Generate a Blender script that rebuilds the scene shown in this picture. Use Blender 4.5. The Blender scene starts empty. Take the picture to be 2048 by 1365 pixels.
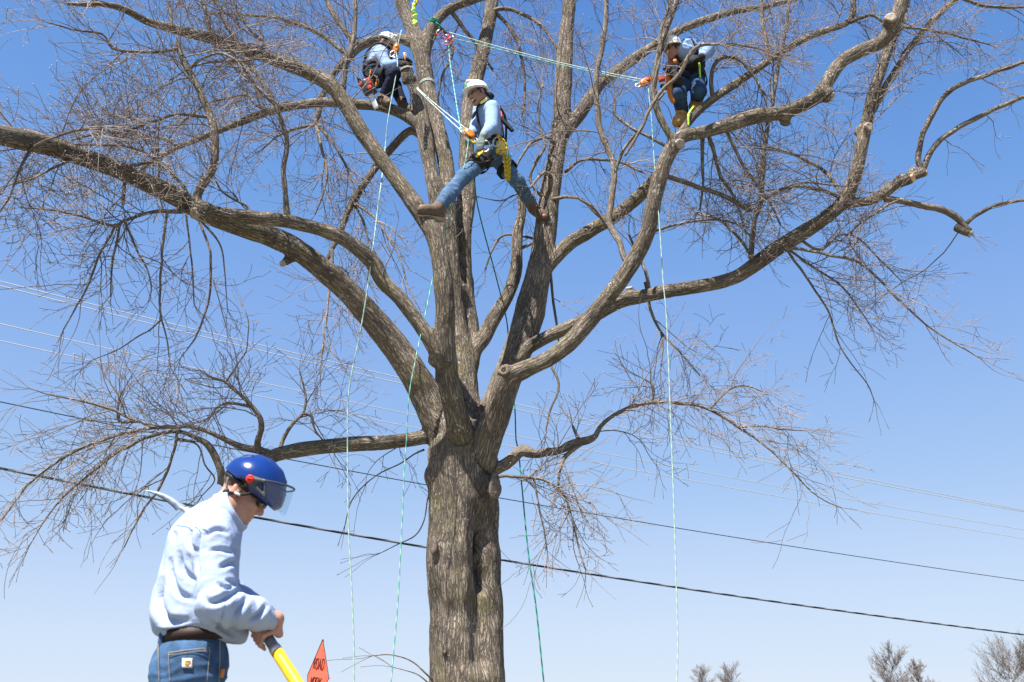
import bpy, math, random
import numpy as np
from mathutils import Vector, Matrix
R = math.radians
random.seed(7); rng = np.random.default_rng(11)
scene = bpy.context.scene
COL = scene.collection

# ------------------------------------------------------------------ camera, sky, sun, exposure
F = 1991.1; PITCH = R(20.3); CAMZ = 0.75
cam_d = bpy.data.cameras.new('camera'); cam = bpy.data.objects.new('camera', cam_d); COL.objects.link(cam)
cam.location = (0, 0, CAMZ); cam.rotation_euler = (R(90) + PITCH, 0, 0)
cam_d.sensor_width = 36; cam_d.lens = F / 2048 * 36
cam_d.clip_start = 0.1; cam_d.clip_end = 3000
cam_d.dof.use_dof = True; cam_d.dof.focus_distance = 10.6; cam_d.dof.aperture_fstop = 5.0
scene.camera = cam

SUN = Vector((-0.27, -0.37, 0.89)).normalized()      # towards the sun
w = bpy.data.worlds.new('World'); scene.world = w; w.use_nodes = True
nt = w.node_tree; bg = nt.nodes['Background']
sky = nt.nodes.new('ShaderNodeTexSky'); sky.sky_type = 'NISHITA'; sky.sun_disc = False
sky.sun_elevation = math.asin(SUN.z); sky.sun_rotation = math.atan2(SUN.x, SUN.y)
sky.air_density = 1.0; sky.dust_density = 0.0; sky.ozone_density = 6.0; sky.altitude = 2500
EXPO = 1.35; SKY = 0.12
pre = nt.nodes.new('ShaderNodeVectorMath'); pre.operation = 'SCALE'; pre.inputs['Scale'].default_value = SKY * 2 ** EXPO / 3
rgb = nt.nodes.new('ShaderNodeRGBCurve')            # film-like shoulder for the whole sky dome
for ci, cpts in enumerate((((0, 0), (.14, .085), (.17, .125), (.208, .180), (.26, .254), (.412, .380), (.75, .575), (1.55, .695), (3, .80)),
                           ((0, 0), (.28, .235), (.34, .308), (.399, .372), (.497, .442), (.77, .573), (1.3, .725), (2.2, .815), (3, .85)),
                           ((0, 0), (.65, .64), (.78, .738), (.851, .785), (1.031, .841), (1.496, .907), (2.05, .956), (2.5, .966), (3, .97)))):
    cpts = [(x / 3, y) for x, y in cpts]
    c = rgb.mapping.curves[ci]
    c.points[0].location = cpts[0]; c.points[1].location = cpts[-1]
    for q in cpts[1:-1]: c.points.new(*q)
rgb.mapping.extend = 'HORIZONTAL'; rgb.mapping.update()
post = nt.nodes.new('ShaderNodeVectorMath'); post.operation = 'SCALE'; post.inputs['Scale'].default_value = 1 / (SKY * 2 ** EXPO)
nt.links.new(sky.outputs['Color'], pre.inputs[0]); nt.links.new(pre.outputs[0], rgb.inputs['Color']); nt.links.new(rgb.outputs['Color'], post.inputs[0])
nt.links.new(post.outputs[0], bg.inputs['Color']); bg.inputs['Strength'].default_value = SKY
sl = bpy.data.lights.new('sun', 'SUN'); sl.energy = 5.0; sl.angle = R(0.53); sl.color = (1.0, 0.95, 0.87)
so = bpy.data.objects.new('sun', sl); COL.objects.link(so)
so.rotation_euler = SUN.to_track_quat('Z', 'Y').to_euler()
vs = scene.view_settings
vs.view_transform = 'Standard'; vs.look = 'None'; vs.gamma = 1; vs.use_curve_mapping = False; vs.exposure = EXPO

# ------------------------------------------------------------------ pixel -> world (a place at distance y)
cp, sp_ = math.cos(PITCH), math.sin(PITCH)
FW = np.array([0, cp, sp_]); UPV = np.array([0, -sp_, cp]); RT = np.array([1.0, 0, 0])
CAM = np.array([0, 0, CAMZ])
def P(x, y, Y):
    d = FW + RT * (x - 1024) / F + UPV * (682.5 - y) / F
    return CAM + d * (Y / d[1])
def PX(p):
    d = np.asarray(p) - CAM; z = d @ FW
    return 1024 + F * (d @ RT) / z, 682.5 - F * (d @ UPV) / z, z
def mpp(x, y, Y):                                  # metres per photo pixel at that place
    return PX(P(x, y, Y))[2] / F
def PXv(V):
    d = V - CAM; z = d @ FW; return 1024 + F * (d @ RT) / z, 682.5 - F * (d @ UPV) / z
def nrm(v):
    v = np.asarray(v, float); return v / (np.linalg.norm(v) + 1e-12)

# ------------------------------------------------------------------ mesh helpers
def mk_mesh(name, V, Fq, attr=None, smooth=True):
    V = np.asarray(V, np.float32); me = bpy.data.meshes.new(name)
    if isinstance(Fq, np.ndarray):
        n, k = Fq.shape
        me.vertices.add(len(V)); me.vertices.foreach_set('co', V.ravel())
        me.loops.add(n * k); me.loops.foreach_set('vertex_index', Fq.ravel().astype(np.int32))
        me.polygons.add(n); me.polygons.foreach_set('loop_start', np.arange(0, n * k, k, dtype=np.int32))
        try: me.polygons.foreach_set('loop_total', np.full(n, k, np.int32))
        except Exception: pass
        me.update(calc_edges=True)
    else:
        me.from_pydata([tuple(map(float, v)) for v in V], [], [tuple(f) for f in Fq]); me.update()
    if smooth: me.polygons.foreach_set('use_smooth', np.ones(len(me.polygons), bool))
    if attr is not None:
        a = me.attributes.new('bark', 'FLOAT_VECTOR', 'POINT'); a.data.foreach_set('vector', np.asarray(attr, np.float32).ravel())
    return me
def link(name, me, mat, parent=None):
    o = bpy.data.objects.new(name, me); COL.objects.link(o)
    if mat is not None and len(me.materials) == 0: me.materials.append(mat)
    if parent is not None:
        o.parent = parent; o.matrix_parent_inverse = Matrix.Translation(parent.location).inverted()
    return o
def empty(name, loc, label, cat, group=None):
    o = bpy.data.objects.new(name, None); COL.objects.link(o); o.location = tuple(map(float, loc)); o.empty_display_size = 0.1
    return tag(o, label, cat, group)
def tag(o, label, cat, group=None):
    o['label'] = label; o['category'] = cat
    if group: o['group'] = group
    return o
def catmull(pts, step):
    pts = np.asarray(pts, float); n = len(pts)
    if n < 3:
        m = max(2, int(np.linalg.norm(pts[-1, :3] - pts[0, :3]) / step) + 1)
        t = np.linspace(0, 1, m)[:, None]; return pts[0] * (1 - t) + pts[-1] * t
    ext = np.vstack([2 * pts[0] - pts[1], pts, 2 * pts[-1] - pts[-2]]); out = []
    for i in range(n - 1):
        p0, p1, p2, p3 = ext[i:i + 4]
        m = max(1, int(np.linalg.norm(p2[:3] - p1[:3]) / step + 0.5))
        t = (np.arange(m) / m)[:, None]
        out.append(0.5 * ((2 * p1) + (-p0 + p2) * t + (2 * p0 - 5 * p1 + 4 * p2 - p3) * t ** 2 + (-p0 + 3 * p1 - 3 * p2 + p3) * t ** 3))
    out.append(pts[-1:]); return np.vstack(out)
def frames(p):
    n = len(p); T = np.gradient(p, axis=0); T /= np.linalg.norm(T, axis=1)[:, None] + 1e-12
    ref = np.array([0.31, 0.9, 0.2]) if abs(T[0] @ np.array([0.31, 0.9, 0.2])) < .85 else np.array([1.0, 0, 0.1])
    N = np.zeros_like(p); N[0] = nrm(np.cross(T[0], ref))
    for i in range(1, n): N[i] = nrm(N[i - 1] - T[i] * (N[i - 1] @ T[i]))
    return T, N, np.cross(T, N)
def tube(p, r, sides=8, cap=True):
    p = np.asarray(p, float); r = np.broadcast_to(np.asarray(r, float), (len(p),)); n = len(p)
    T, N, B = frames(p); a = np.arange(sides) * 2 * math.pi / sides
    s = np.concatenate([[0], np.cumsum(np.linalg.norm(np.diff(p, axis=0), axis=1))])
    off = N[:, None, :] * np.cos(a)[None, :, None] + B[:, None, :] * np.sin(a)[None, :, None]
    V = (p[:, None, :] + off * r[:, None, None]).reshape(-1, 3)
    at = np.stack([np.cos(a)[None, :] * r[:, None], np.sin(a)[None, :] * r[:, None], np.repeat(s[:, None], sides, 1)], -1).reshape(-1, 3)
    i = np.arange(n - 1)[:, None]; j = np.arange(sides)[None, :]; j2 = (j + 1) % sides
    Q = np.stack([i * sides + j, i * sides + j2, (i + 1) * sides + j2, (i + 1) * sides + j], -1).reshape(-1, 4)
    if cap:
        c0, c1 = len(V), len(V) + 1
        V = np.vstack([V, p[0] - T[0] * r[0] * .35, p[-1] + T[-1] * r[-1] * .35])
        at = np.vstack([at, [0, 0, 0], [0, 0, s[-1]]])
        jj = np.arange(sides); k = (jj + 1) % sides; b = (n - 1) * sides
        # degenerate-free quads for the caps: pair triangles
        tri0 = np.stack([np.full(sides, c0), k, jj], -1); tri1 = np.stack([np.full(sides, c1), b + jj, b + k], -1)
        return V, Q, np.vstack([tri0, tri1]), at
    return V, Q, np.zeros((0, 3), int), at
def tri_all(Q, Tn):
    return np.vstack([Q[:, [0, 1, 2]], Q[:, [0, 2, 3]], Tn]) if len(Tn) else np.vstack([Q[:, [0, 1, 2]], Q[:, [0, 2, 3]]])
class Geo:                                          # collects pieces of ONE part
    def __init__(s): s.V = []; s.T = []; s.A = []; s.n = 0
    def add(s, V, T, A=None):
        V = np.asarray(V, float); s.V.append(V); s.T.append(np.asarray(T, int) + s.n)
        s.A.append(V if A is None else A); s.n += len(V); return s
    def tube(s, p, r, sides=8, step=None):
        if step:
            rr = np.broadcast_to(np.asarray(r, float), (len(p),)); q = catmull(np.column_stack([p, rr]), step); p, r = q[:, :3], q[:, 3]
        V, Q, T, A = tube(p, r, sides); return s.add(V, tri_all(Q, T), A)
    def box(s, c, hx, hy, hz, bev=.25):             # half-axis vectors; bevelled block
        c, hx, hy, hz = map(lambda v: np.asarray(v, float), (c, hx, hy, hz)); V = []
        b = 1 - bev
        for z, k in ((-1, b), (-b, 1), (b, 1), (1, b)):
            for x, y in ((-k, -b * k), (-b * k, -k), (b * k, -k), (k, -b * k), (k, b * k), (b * k, k), (-b * k, k), (-k, b * k)):
                V.append(c + hx * x + hy * y + hz * z)
        T = []
        for i in range(3):
            for j in range(8):
                a, d = i * 8 + j, i * 8 + (j + 1) % 8; T += [(a, d, d + 8), (a, d + 8, a + 8)]
        for j in range(1, 7): T += [(0, j + 1, j), (24, 24 + j, 24 + j + 1)]
        return s.add(V, T)
    def torus(s, c, ax, u, R0, R1, r, n=20, sides=6):   # elliptical ring: axes u and ax x u
        ax, u = nrm(ax), nrm(u); v = np.cross(ax, u)
        a = np.linspace(0, 2 * math.pi, n, endpoint=False)
        C = np.asarray(c) + np.outer(np.cos(a) * R0, u) + np.outer(np.sin(a) * R1, v)
        b = np.arange(sides) * 2 * math.pi / sides; O = np.outer(np.cos(a), u) + np.outer(np.sin(a), v)
        V = (C[:, None] + r * (np.cos(b)[None, :, None] * O[:, None] + np.sin(b)[None, :, None] * ax)).reshape(-1, 3); T = []
        for i in range(n):
            for j in range(sides):
                p, q = i * sides + j, i * sides + (j + 1) % sides; i2 = ((i + 1) % n) * sides
                m, o = i2 + j, i2 + (j + 1) % sides; T += [(p, m, o), (p, o, q)]
        return s.add(V, T)
    def disc(s, c, n, r0, r1, u=None, th=.004, seg=18, rough=0.0, hole=0.0):
        n = nrm(n); u = nrm(np.cross(n, [0.2, 0.1, 1])) if u is None else nrm(np.asarray(u) - n * (np.asarray(u) @ n)); v = np.cross(n, u)
        a = np.linspace(0, 2 * math.pi, seg, endpoint=False); V = []
        ks = [(1.0, -th * 3), (1.0, 0), (.93, th), (.6, th * .6), (.32, th * .5), (.25, th * .4 - hole)]
        for k, z in ks:
            for t in a:
                q = 1 + rough * math.sin(3 * t + 1) + rough * .6 * math.sin(5 * t)
                V.append(np.asarray(c) + k * q * (u * math.cos(t) * r0 + v * math.sin(t) * r1) + n * z)
        V.append(np.asarray(c) + n * (th * .4 - hole * 1.3)); T = []
        for i in range(len(ks) - 1):
            for j in range(seg):
                p, q = i * seg + j, i * seg + (j + 1) % seg; T += [(p, q, q + seg), (p, q + seg, p + seg)]
        b = (len(ks) - 1) * seg
        for j in range(seg): T.append((b + j, b + (j + 1) % seg, len(V) - 1))
        return s.add(V, T)
    def build(s, name, mat, parent=None, smooth=True):
        return link(name, mk_mesh(name, np.vstack(s.V), np.vstack(s.T), np.vstack(s.A), smooth), mat, parent)

def vnoise(p, seed=0):                              # value noise in -1..1, vectorised
    p = np.asarray(p, np.float64); i = np.floor(p).astype(np.int64); f = p - i; f = f * f * (3 - 2 * f)
    def h(a, b, c):
        n = (a * 374761393 + b * 668265263 + c * 2147483647 + seed * 1274126177) & 0xffffffff
        n = ((n ^ (n >> 13)) * 1274126177) & 0xffffffff
        return ((n ^ (n >> 16)) & 0xffff) / 32767.5 - 1
    x, y, z = i.T; fx, fy, fz = f.T
    l = lambda a, b, t: a + (b - a) * t
    return l(l(l(h(x, y, z), h(x + 1, y, z), fx), l(h(x, y + 1, z), h(x + 1, y + 1, z), fx), fy),
             l(l(h(x, y, z + 1), h(x + 1, y, z + 1), fx), l(h(x, y + 1, z + 1), h(x + 1, y + 1, z + 1), fx), fy), fz)
def vnormals(V, T):
    n = np.zeros_like(V); f = T if T.shape[1] == 3 else np.vstack([T[:, [0, 1, 2]], T[:, [0, 2, 3]]])
    c = np.cross(V[f[:, 1]] - V[f[:, 0]], V[f[:, 2]] - V[f[:, 0]])
    for k in range(3):
        for d in range(3): n[:, d] += np.bincount(f[:, k], c[:, d], len(V))
    return n / (np.linalg.norm(n, axis=1)[:, None] + 1e-12)
def laplace(V, Q, it, lam=.5):
    E = np.vstack([Q[:, [0, 1]], Q[:, [1, 2]], Q[:, [2, 3]], Q[:, [3, 0]]]); a = np.concatenate([E[:, 0], E[:, 1]]); b = np.concatenate([E[:, 1], E[:, 0]])
    deg = np.bincount(a, minlength=len(V))[:, None] + 1e-9
    for k in range(it):
        for l in (lam, -lam * 1.02) if k % 2 else (lam,):
            s = np.stack([np.bincount(a, V[b, d], len(V)) for d in range(3)], 1); V = V + l * (s / deg - V)
    return V

# ------------------------------------------------------------------ signed distance fields for bodies and clothes
class Field:
    def __init__(s, h, infl=0.0): s.ops = []; s.h = h; s.infl = infl
    def cap(s, a, b, ra, rb=None, k=.02, m='u', flat=False):
        s.ops.append(('cap', np.asarray(a, float), np.asarray(b, float), ra + s.infl, (ra if rb is None else rb) + s.infl, k, m, flat)); return s
    def chain(s, pts, rs, k=.02, m='u'):
        for i in range(len(pts) - 1): s.cap(pts[i], pts[i + 1], rs[i], rs[i + 1], k, m)
        return s
    def ell(s, c, r, M=None, k=.02, m='u'):
        s.ops.append(('ell', np.asarray(c, float), np.asarray(r, float) + (s.infl if m == 'u' else 0), np.eye(3) if M is None else np.asarray(M, float), k, m)); return s
    def box(s, c, r, M=None, rd=.01, k=.01, m='u'):
        s.ops.append(('box', np.asarray(c, float), np.asarray(r, float) + (s.infl if m == 'u' else 0), np.eye(3) if M is None else np.asarray(M, float), k, m, rd)); return s
    def cut(s, c, n, k=.004): s.ops.append(('pln', np.asarray(c, float), nrm(n), k)); return s
    def mesh(s):
        lo = np.full(3, 1e9); hi = -lo
        def bb(o):
            if o[0] == 'cap':
                r = max(o[3], o[4]); return np.minimum(o[1], o[2]) - r, np.maximum(o[1], o[2]) + r
            e = np.abs(o[3]) @ o[2]; return o[1] - e, o[1] + e
        for o in s.ops:
            if o[0] != 'pln' and o[5 if o[0] != 'cap' else 6] == 'u':
                a, b = bb(o); lo = np.minimum(lo, a); hi = np.maximum(hi, b)
        h = s.h; lo -= 4 * h; hi += 4 * h; n = np.ceil((hi - lo) / h).astype(int) + 1
        ax = [(lo[i] + h * np.arange(n[i])).astype(np.float32) for i in range(3)]
        D = np.full(n, 0.2, np.float32)
        for o in s.ops:
            if o[0] == 'pln':
                c, nn, k = o[1:]; d = ((ax[0] - c[0]) * nn[0])[:, None, None] + ((ax[1] - c[1]) * nn[1])[None, :, None] + ((ax[2] - c[2]) * nn[2])[None, None, :]
                t = np.maximum(k - np.abs(D - d), 0) / k; D = np.maximum(D, d) + t * t * k / 4; D = D.astype(np.float32); continue
            k, m = (o[5], o[6]) if o[0] == 'cap' else (o[4], o[5])
            a, b = bb(o); mg = k + 3 * h
            i0 = np.clip(np.floor((a - mg - lo) / h).astype(int), 0, n - 1); i1 = np.clip(np.ceil((b + mg - lo) / h).astype(int) + 1, 1, n)
            if np.any(i1 <= i0): continue
            sl_ = tuple(slice(i0[i], i1[i]) for i in range(3))
            X = ax[0][sl_[0]][:, None, None]; Y = ax[1][sl_[1]][None, :, None]; Z = ax[2][sl_[2]][None, None, :]
            if o[0] == 'cap':
                A, Bv, ra, rb = o[1], o[2], o[3], o[4]; v = Bv - A; L2 = v @ v + 1e-12
                x, y, z = X - A[0], Y - A[1], Z - A[2]; t = (x * v[0] + y * v[1] + z * v[2]) / L2; tc = np.clip(t, 0, 1)
                d = np.sqrt((x - v[0] * tc) ** 2 + (y - v[1] * tc) ** 2 + (z - v[2] * tc) ** 2) - (ra + (rb - ra) * tc)
                if o[7]:
                    L = math.sqrt(L2); tl = np.clip(t, 0, 1.6)
                    d2 = np.sqrt((x - v[0] * tl) ** 2 + (y - v[1] * tl) ** 2 + (z - v[2] * tl) ** 2) - (ra + (rb - ra) * tc)
                    d = np.maximum(d2, (t - 1) * L)
            else:
                M = o[3]; x, y, z = X - o[1][0], Y - o[1][1], Z - o[1][2]
                l = [x * M[0, i] + y * M[1, i] + z * M[2, i] for i in range(3)]; r = o[2]
                if o[0] == 'ell':
                    k0 = np.sqrt(sum((l[i] / r[i]) ** 2 for i in range(3))); k1 = np.sqrt(sum((l[i] / r[i] ** 2) ** 2 for i in range(3))) + 1e-9
                    d = k0 * (k0 - 1) / k1
                else:
                    rd = o[6]; q = [np.abs(l[i]) - (r[i] - rd) for i in range(3)]
                    d = np.sqrt(sum(np.maximum(v, 0) ** 2 for v in q)) + np.minimum(np.maximum(np.maximum(q[0], q[1]), q[2]), 0) - rd
            W = D[sl_]
            if m == 's': d = -d; t = np.maximum(k - np.abs(W - d), 0) / k; D[sl_] = np.maximum(W, d) + t * t * k / 4
            else: t = np.maximum(k - np.abs(W - d), 0) / k; D[sl_] = np.minimum(W, d) - t * t * k / 4
        return surfnets(D, lo, h)
def surfnets(D, lo, h):
    S = D < 0; n = np.array(D.shape); c = np.zeros(n - 1, np.int8)
    cor = [(i, j, k) for i in (0, 1) for j in (0, 1) for k in (0, 1)]
    sh = lambda A, q: A[q[0]:n[0] - 1 + q[0], q[1]:n[1] - 1 + q[1], q[2]:n[2] - 1 + q[2]]
    for q in cor: c += sh(S, q)
    act = (c > 0) & (c < 8); ii = np.argwhere(act); idx = np.full(n - 1, -1, np.int64); idx[act] = np.arange(len(ii))
    acc = np.zeros((len(ii), 3)); cnt = np.zeros(len(ii))
    for a in cor:
        for e in range(3):
            if a[e]: continue
            b = list(a); b[e] = 1
            da = D[ii[:, 0] + a[0], ii[:, 1] + a[1], ii[:, 2] + a[2]]; db = D[ii[:, 0] + b[0], ii[:, 1] + b[1], ii[:, 2] + b[2]]
            mk = (da < 0) != (db < 0); t = np.where(mk, da / np.where(mk, da - db, 1), 0)
            p = np.tile(np.array(a, float), (len(ii), 1)); p[:, e] += t; acc += p * mk[:, None]; cnt += mk
    V = lo + h * (ii + acc / np.maximum(cnt, 1)[:, None]); Q = []
    for e in range(3):
        u, v = (e + 1) % 3, (e + 2) % 3
        s0 = [slice(1, n[d] - 1) for d in range(3)]; s1 = list(s0); s0[e] = slice(0, n[e] - 1); s1[e] = slice(1, n[e])
        x = S[tuple(s0)] != S[tuple(s1)]; q = np.argwhere(x); inside = S[tuple(s0)][x]
        off = np.ones(3, int); off[e] = 0; q = q + off
        def cell(du, dv):
            r = q.copy(); r[:, u] -= du; r[:, v] -= dv; return idx[r[:, 0], r[:, 1], r[:, 2]]
        f = np.stack([cell(1, 1), cell(0, 1), cell(0, 0), cell(1, 0)], 1); f[~inside] = f[~inside][:, ::-1]; Q.append(f)
    return V, np.vstack(Q)
# ------------------------------------------------------------------ materials
def mat(name, col, rough=.7, metal=0.0, spec=.3, var=.0, scale=30, bump=0.0, coord='Object', sheen=0.0):
    m = bpy.data.materials.new(name); m.use_nodes = True; t = m.node_tree; b = t.nodes['Principled BSDF']
    b.inputs['Base Color'].default_value = (*col, 1); b.inputs['Roughness'].default_value = rough; b.inputs['Metallic'].default_value = metal
    b.inputs['Specular IOR Level'].default_value = spec
    if sheen: b.inputs['Sheen Weight'].default_value = sheen
    if var or bump:
        tc = t.nodes.new('ShaderNodeTexCoord'); nz = t.nodes.new('ShaderNodeTexNoise'); nz.inputs['Scale'].default_value = scale; nz.inputs['Detail'].default_value = 5
        t.links.new(tc.outputs[coord], nz.inputs['Vector'])
        if var:
            cr = t.nodes.new('ShaderNodeMapRange'); cr.inputs['From Min'].default_value = .3; cr.inputs['From Max'].default_value = .7
            cr.inputs['To Min'].default_value = 1 - var; cr.inputs['To Max'].default_value = 1 + var
            mx = t.nodes.new('ShaderNodeVectorMath'); mx.operation = 'SCALE'; mx.inputs[0].default_value = col
            t.links.new(nz.outputs['Fac'], cr.inputs['Value']); t.links.new(cr.outputs['Result'], mx.inputs['Scale']); t.links.new(mx.outputs[0], b.inputs['Base Color'])
        if bump:
            bp = t.nodes.new('ShaderNodeBump'); bp.inputs['Strength'].default_value = 1; bp.inputs['Distance'].default_value = bump
            t.links.new(nz.outputs['Fac'], bp.inputs['Height']); t.links.new(bp.outputs['Normal'], b.inputs['Normal'])
    return m
def bark_mat(name, dark, light, moss, ridge, scale, lichen=1.0):
    m = bpy.data.materials.new(name); m.use_nodes = True; t = m.node_tree; L = t.links.new; N = t.nodes.new; b = t.nodes['Principled BSDF']
    b.inputs['Roughness'].default_value = .9; b.inputs['Specular IOR Level'].default_value = .15
    at = N('ShaderNodeAttribute'); at.attribute_name = 'bark'
    mp = N('ShaderNodeMapping'); mp.inputs['Scale'].default_value = (1, 1, .12); L(at.outputs['Vector'], mp.inputs['Vector'])
    wn = N('ShaderNodeTexNoise'); wn.inputs['Scale'].default_value = scale * .5; wn.inputs['Detail'].default_value = 2; L(mp.outputs[0], wn.inputs['Vector'])
    wm = N('ShaderNodeMixRGB'); wm.blend_type = 'ADD'; wm.inputs['Fac'].default_value = .035; L(mp.outputs[0], wm.inputs['Color1']); L(wn.outputs['Color'], wm.inputs['Color2'])
    vo = N('ShaderNodeTexVoronoi'); vo.feature = 'DISTANCE_TO_EDGE'; vo.inputs['Scale'].default_value = scale; L(wm.outputs[0], vo.inputs['Vector'])
    vb = N('ShaderNodeTexVoronoi'); vb.feature = 'DISTANCE_TO_EDGE'; vb.inputs['Scale'].default_value = scale * .42; L(wm.outputs[0], vb.inputs['Vector'])
    v3 = N('ShaderNodeMath'); v3.operation = 'MULTIPLY'; v3.inputs[1].default_value = .55; L(vb.outputs['Distance'], v3.inputs[0])
    vm = N('ShaderNodeMath'); vm.operation = 'MINIMUM'; L(vo.outputs['Distance'], vm.inputs[0]); L(v3.outputs[0], vm.inputs[1])
    rp = N('ShaderNodeMapRange'); rp.inputs['From Max'].default_value = .11; rp.interpolation_type = 'SMOOTHSTEP'; L(vm.outputs[0], rp.inputs['Value'])
    n2 = N('ShaderNodeTexNoise'); n2.inputs['Scale'].default_value = scale * 2.2; n2.inputs['Detail'].default_value = 8; n2.inputs['Roughness'].default_value = .8; L(mp.outputs[0], n2.inputs['Vector'])
    hs = N('ShaderNodeMath'); hs.operation = 'MULTIPLY_ADD'; hs.inputs[1].default_value = .55; L(n2.outputs['Fac'], hs.inputs[0]); 
    h0 = N('ShaderNodeMath'); h0.operation = 'MULTIPLY'; h0.inputs[1].default_value = .55; L(rp.outputs[0], h0.inputs[0]); L(h0.outputs[0], hs.inputs[2])
    cr = N('ShaderNodeValToRGB'); cr.color_ramp.elements[0].position = .30; cr.color_ramp.elements[0].color = (*dark, 1)
    cr.color_ramp.elements[1].position = .80; cr.color_ramp.elements[1].color = (*light, 1); L(hs.outputs[0], cr.inputs['Fac'])
    tc = N('ShaderNodeTexCoord')
    # broad tone patches
    n3 = N('ShaderNodeTexNoise'); n3.inputs['Scale'].default_value = 2.6; n3.inputs['Detail'].default_value = 5; L(tc.outputs['Object'], n3.inputs['Vector'])
    mr = N('ShaderNodeMapRange'); mr.inputs['From Min'].default_value = .3; mr.inputs['From Max'].default_value = .7; mr.inputs['To Min'].default_value = .62; mr.inputs['To Max'].default_value = 1.35; L(n3.outputs['Fac'], mr.inputs['Value'])
    tn = N('ShaderNodeMixRGB'); tn.blend_type = 'MULTIPLY'; tn.inputs['Fac'].default_value = 1; L(cr.outputs[0], tn.inputs['Color1']); L(mr.outputs[0], tn.inputs['Color2'])
    # moss and yellow lichen film
    n4 = N('ShaderNodeTexNoise'); n4.inputs['Scale'].default_value = 3.4; n4.inputs['Detail'].default_value = 7; n4.inputs['Roughness'].default_value = .65
    of = N('ShaderNodeVectorMath'); of.inputs[1].default_value = (5.3, 1.7, 9.1); L(tc.outputs['Object'], of.inputs[0]); L(of.outputs[0], n4.inputs['Vector'])
    mm = N('ShaderNodeMapRange'); mm.inputs['From Min'].default_value = .52; mm.inputs['From Max'].default_value = .72; mm.inputs['To Max'].default_value = moss; L(n4.outputs['Fac'], mm.inputs['Value'])
    ms = N('ShaderNodeMixRGB'); ms.inputs['Color2'].default_value = (.21, .185, .07, 1); L(mm.outputs[0], ms.inputs['Fac']); L(tn.outputs[0], ms.inputs['Color1'])
    # pale crust lichen flecks
    v2 = N('ShaderNodeTexVoronoi'); v2.inputs['Scale'].default_value = 26; v2.inputs['Randomness'].default_value = 1; L(tc.outputs['Object'], v2.inputs['Vector'])
    n5 = N('ShaderNodeTexNoise'); n5.inputs['Scale'].default_value = 5; n5.inputs['Detail'].default_value = 4; L(tc.outputs['Object'], n5.inputs['Vector'])
    th = N('ShaderNodeMapRange'); th.inputs['From Min'].default_value = .48; th.inputs['From Max'].default_value = .68; th.inputs['To Max'].default_value = .34; L(n5.outputs['Fac'], th.inputs['Value'])
    lt = N('ShaderNodeMath'); lt.operation = 'LESS_THAN'; L(v2.outputs['Distance'], lt.inputs[0]); L(th.outputs[0], lt.inputs[1])
    lm = N('ShaderNodeMath'); lm.operation = 'MULTIPLY'; lm.inputs[1].default_value = .75 * lichen; L(lt.outputs[0], lm.inputs[0])
    lc = N('ShaderNodeMixRGB'); lc.inputs['Color2'].default_value = (.46, .47, .44, 1); L(lm.outputs[0], lc.inputs['Fac']); L(ms.outputs[0], lc.inputs['Color1'])
    L(lc.outputs[0], b.inputs['Base Color'])
    bp = N('ShaderNodeBump'); bp.inputs['Strength'].default_value = 1; bp.inputs['Distance'].default_value = ridge; L(hs.outputs[0], bp.inputs['Height']); L(bp.outputs['Normal'], b.inputs['Normal'])
    return m
M = {}
M['bark'] = bark_mat('furrowed_bark', (.108, .087, .069), (.315, .262, .208), .6, .016, 84, 1.0)
M['bark2'] = bark_mat('branch_bark', (.115, .092, .075), (.285, .238, .192), .3, .006, 95, .6)
M['twig'] = mat('twig_bark', (.185, .148, .128), .75, var=.5, scale=1.7)
M['bud'] = mat('bud', (.38, .29, .255), .6, var=.3, scale=9)
M['scar'] = mat('weathered_scar_wood', (.16, .125, .10), .9, var=.4, scale=45, bump=.006)
M['cut'] = mat('weathered_cut_wood', (.34, .28, .22), .85, var=.4, scale=60, bump=.004)
M['fresh'] = mat('fresh_cut_wood', (.62, .40, .22), .8, var=.25, scale=50)
M['hole'] = mat('rotten_wood', (.03, .02, .015), .95)
def cloth(name, col, var=.1, fine=420, bump=.0012, sheen=.0):
    m = mat(name, col, .92, spec=.1, var=var, scale=14, sheen=sheen); t = m.node_tree; b = t.nodes['Principled BSDF']
    tc = t.nodes.new('ShaderNodeTexCoord'); nz = t.nodes.new('ShaderNodeTexNoise'); nz.inputs['Scale'].default_value = fine; nz.inputs['Detail'].default_value = 2
    n2 = t.nodes.new('ShaderNodeTexNoise'); n2.inputs['Scale'].default_value = 26; n2.inputs['Detail'].default_value = 4
    ad = t.nodes.new('ShaderNodeMath'); ad.operation = 'MULTIPLY_ADD'; ad.inputs[1].default_value = 5
    bp = t.nodes.new('ShaderNodeBump'); bp.inputs['Distance'].default_value = bump
    t.links.new(tc.outputs['Object'], nz.inputs['Vector']); t.links.new(tc.outputs['Object'], n2.inputs['Vector'])
    t.links.new(n2.outputs['Fac'], ad.inputs[0]); t.links.new(nz.outputs['Fac'], ad.inputs[2])
    t.links.new(ad.outputs[0], bp.inputs['Height']); t.links.new(bp.outputs['Normal'], b.inputs['Normal']); return m
M['shirt'] = cloth('pale_blue_cotton', (.33, .40, .565), .06)
M['shirt_b'] = cloth('light_blue_chambray', (.25, .36, .58), .10)
M['denim'] = cloth('blue_denim', (.052, .105, .20), .4)
M['denim_w'] = cloth('worn_blue_denim', (.075, .135, .23), .35)
M['navy'] = cloth('navy_work_cloth', (.018, .021, .04), .2)
M['denim_d'] = cloth('dark_denim', (.03, .06, .125), .35)
M['stitch'] = mat('tan_stitching', (.30, .24, .17), .9)
M['skin'] = mat('skin', (.44, .235, .175), .5, spec=.35, var=.12, scale=22)
M['skin_b'] = mat('tanned_skin', (.33, .17, .115), .5, spec=.35, var=.12, scale=22)
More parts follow.
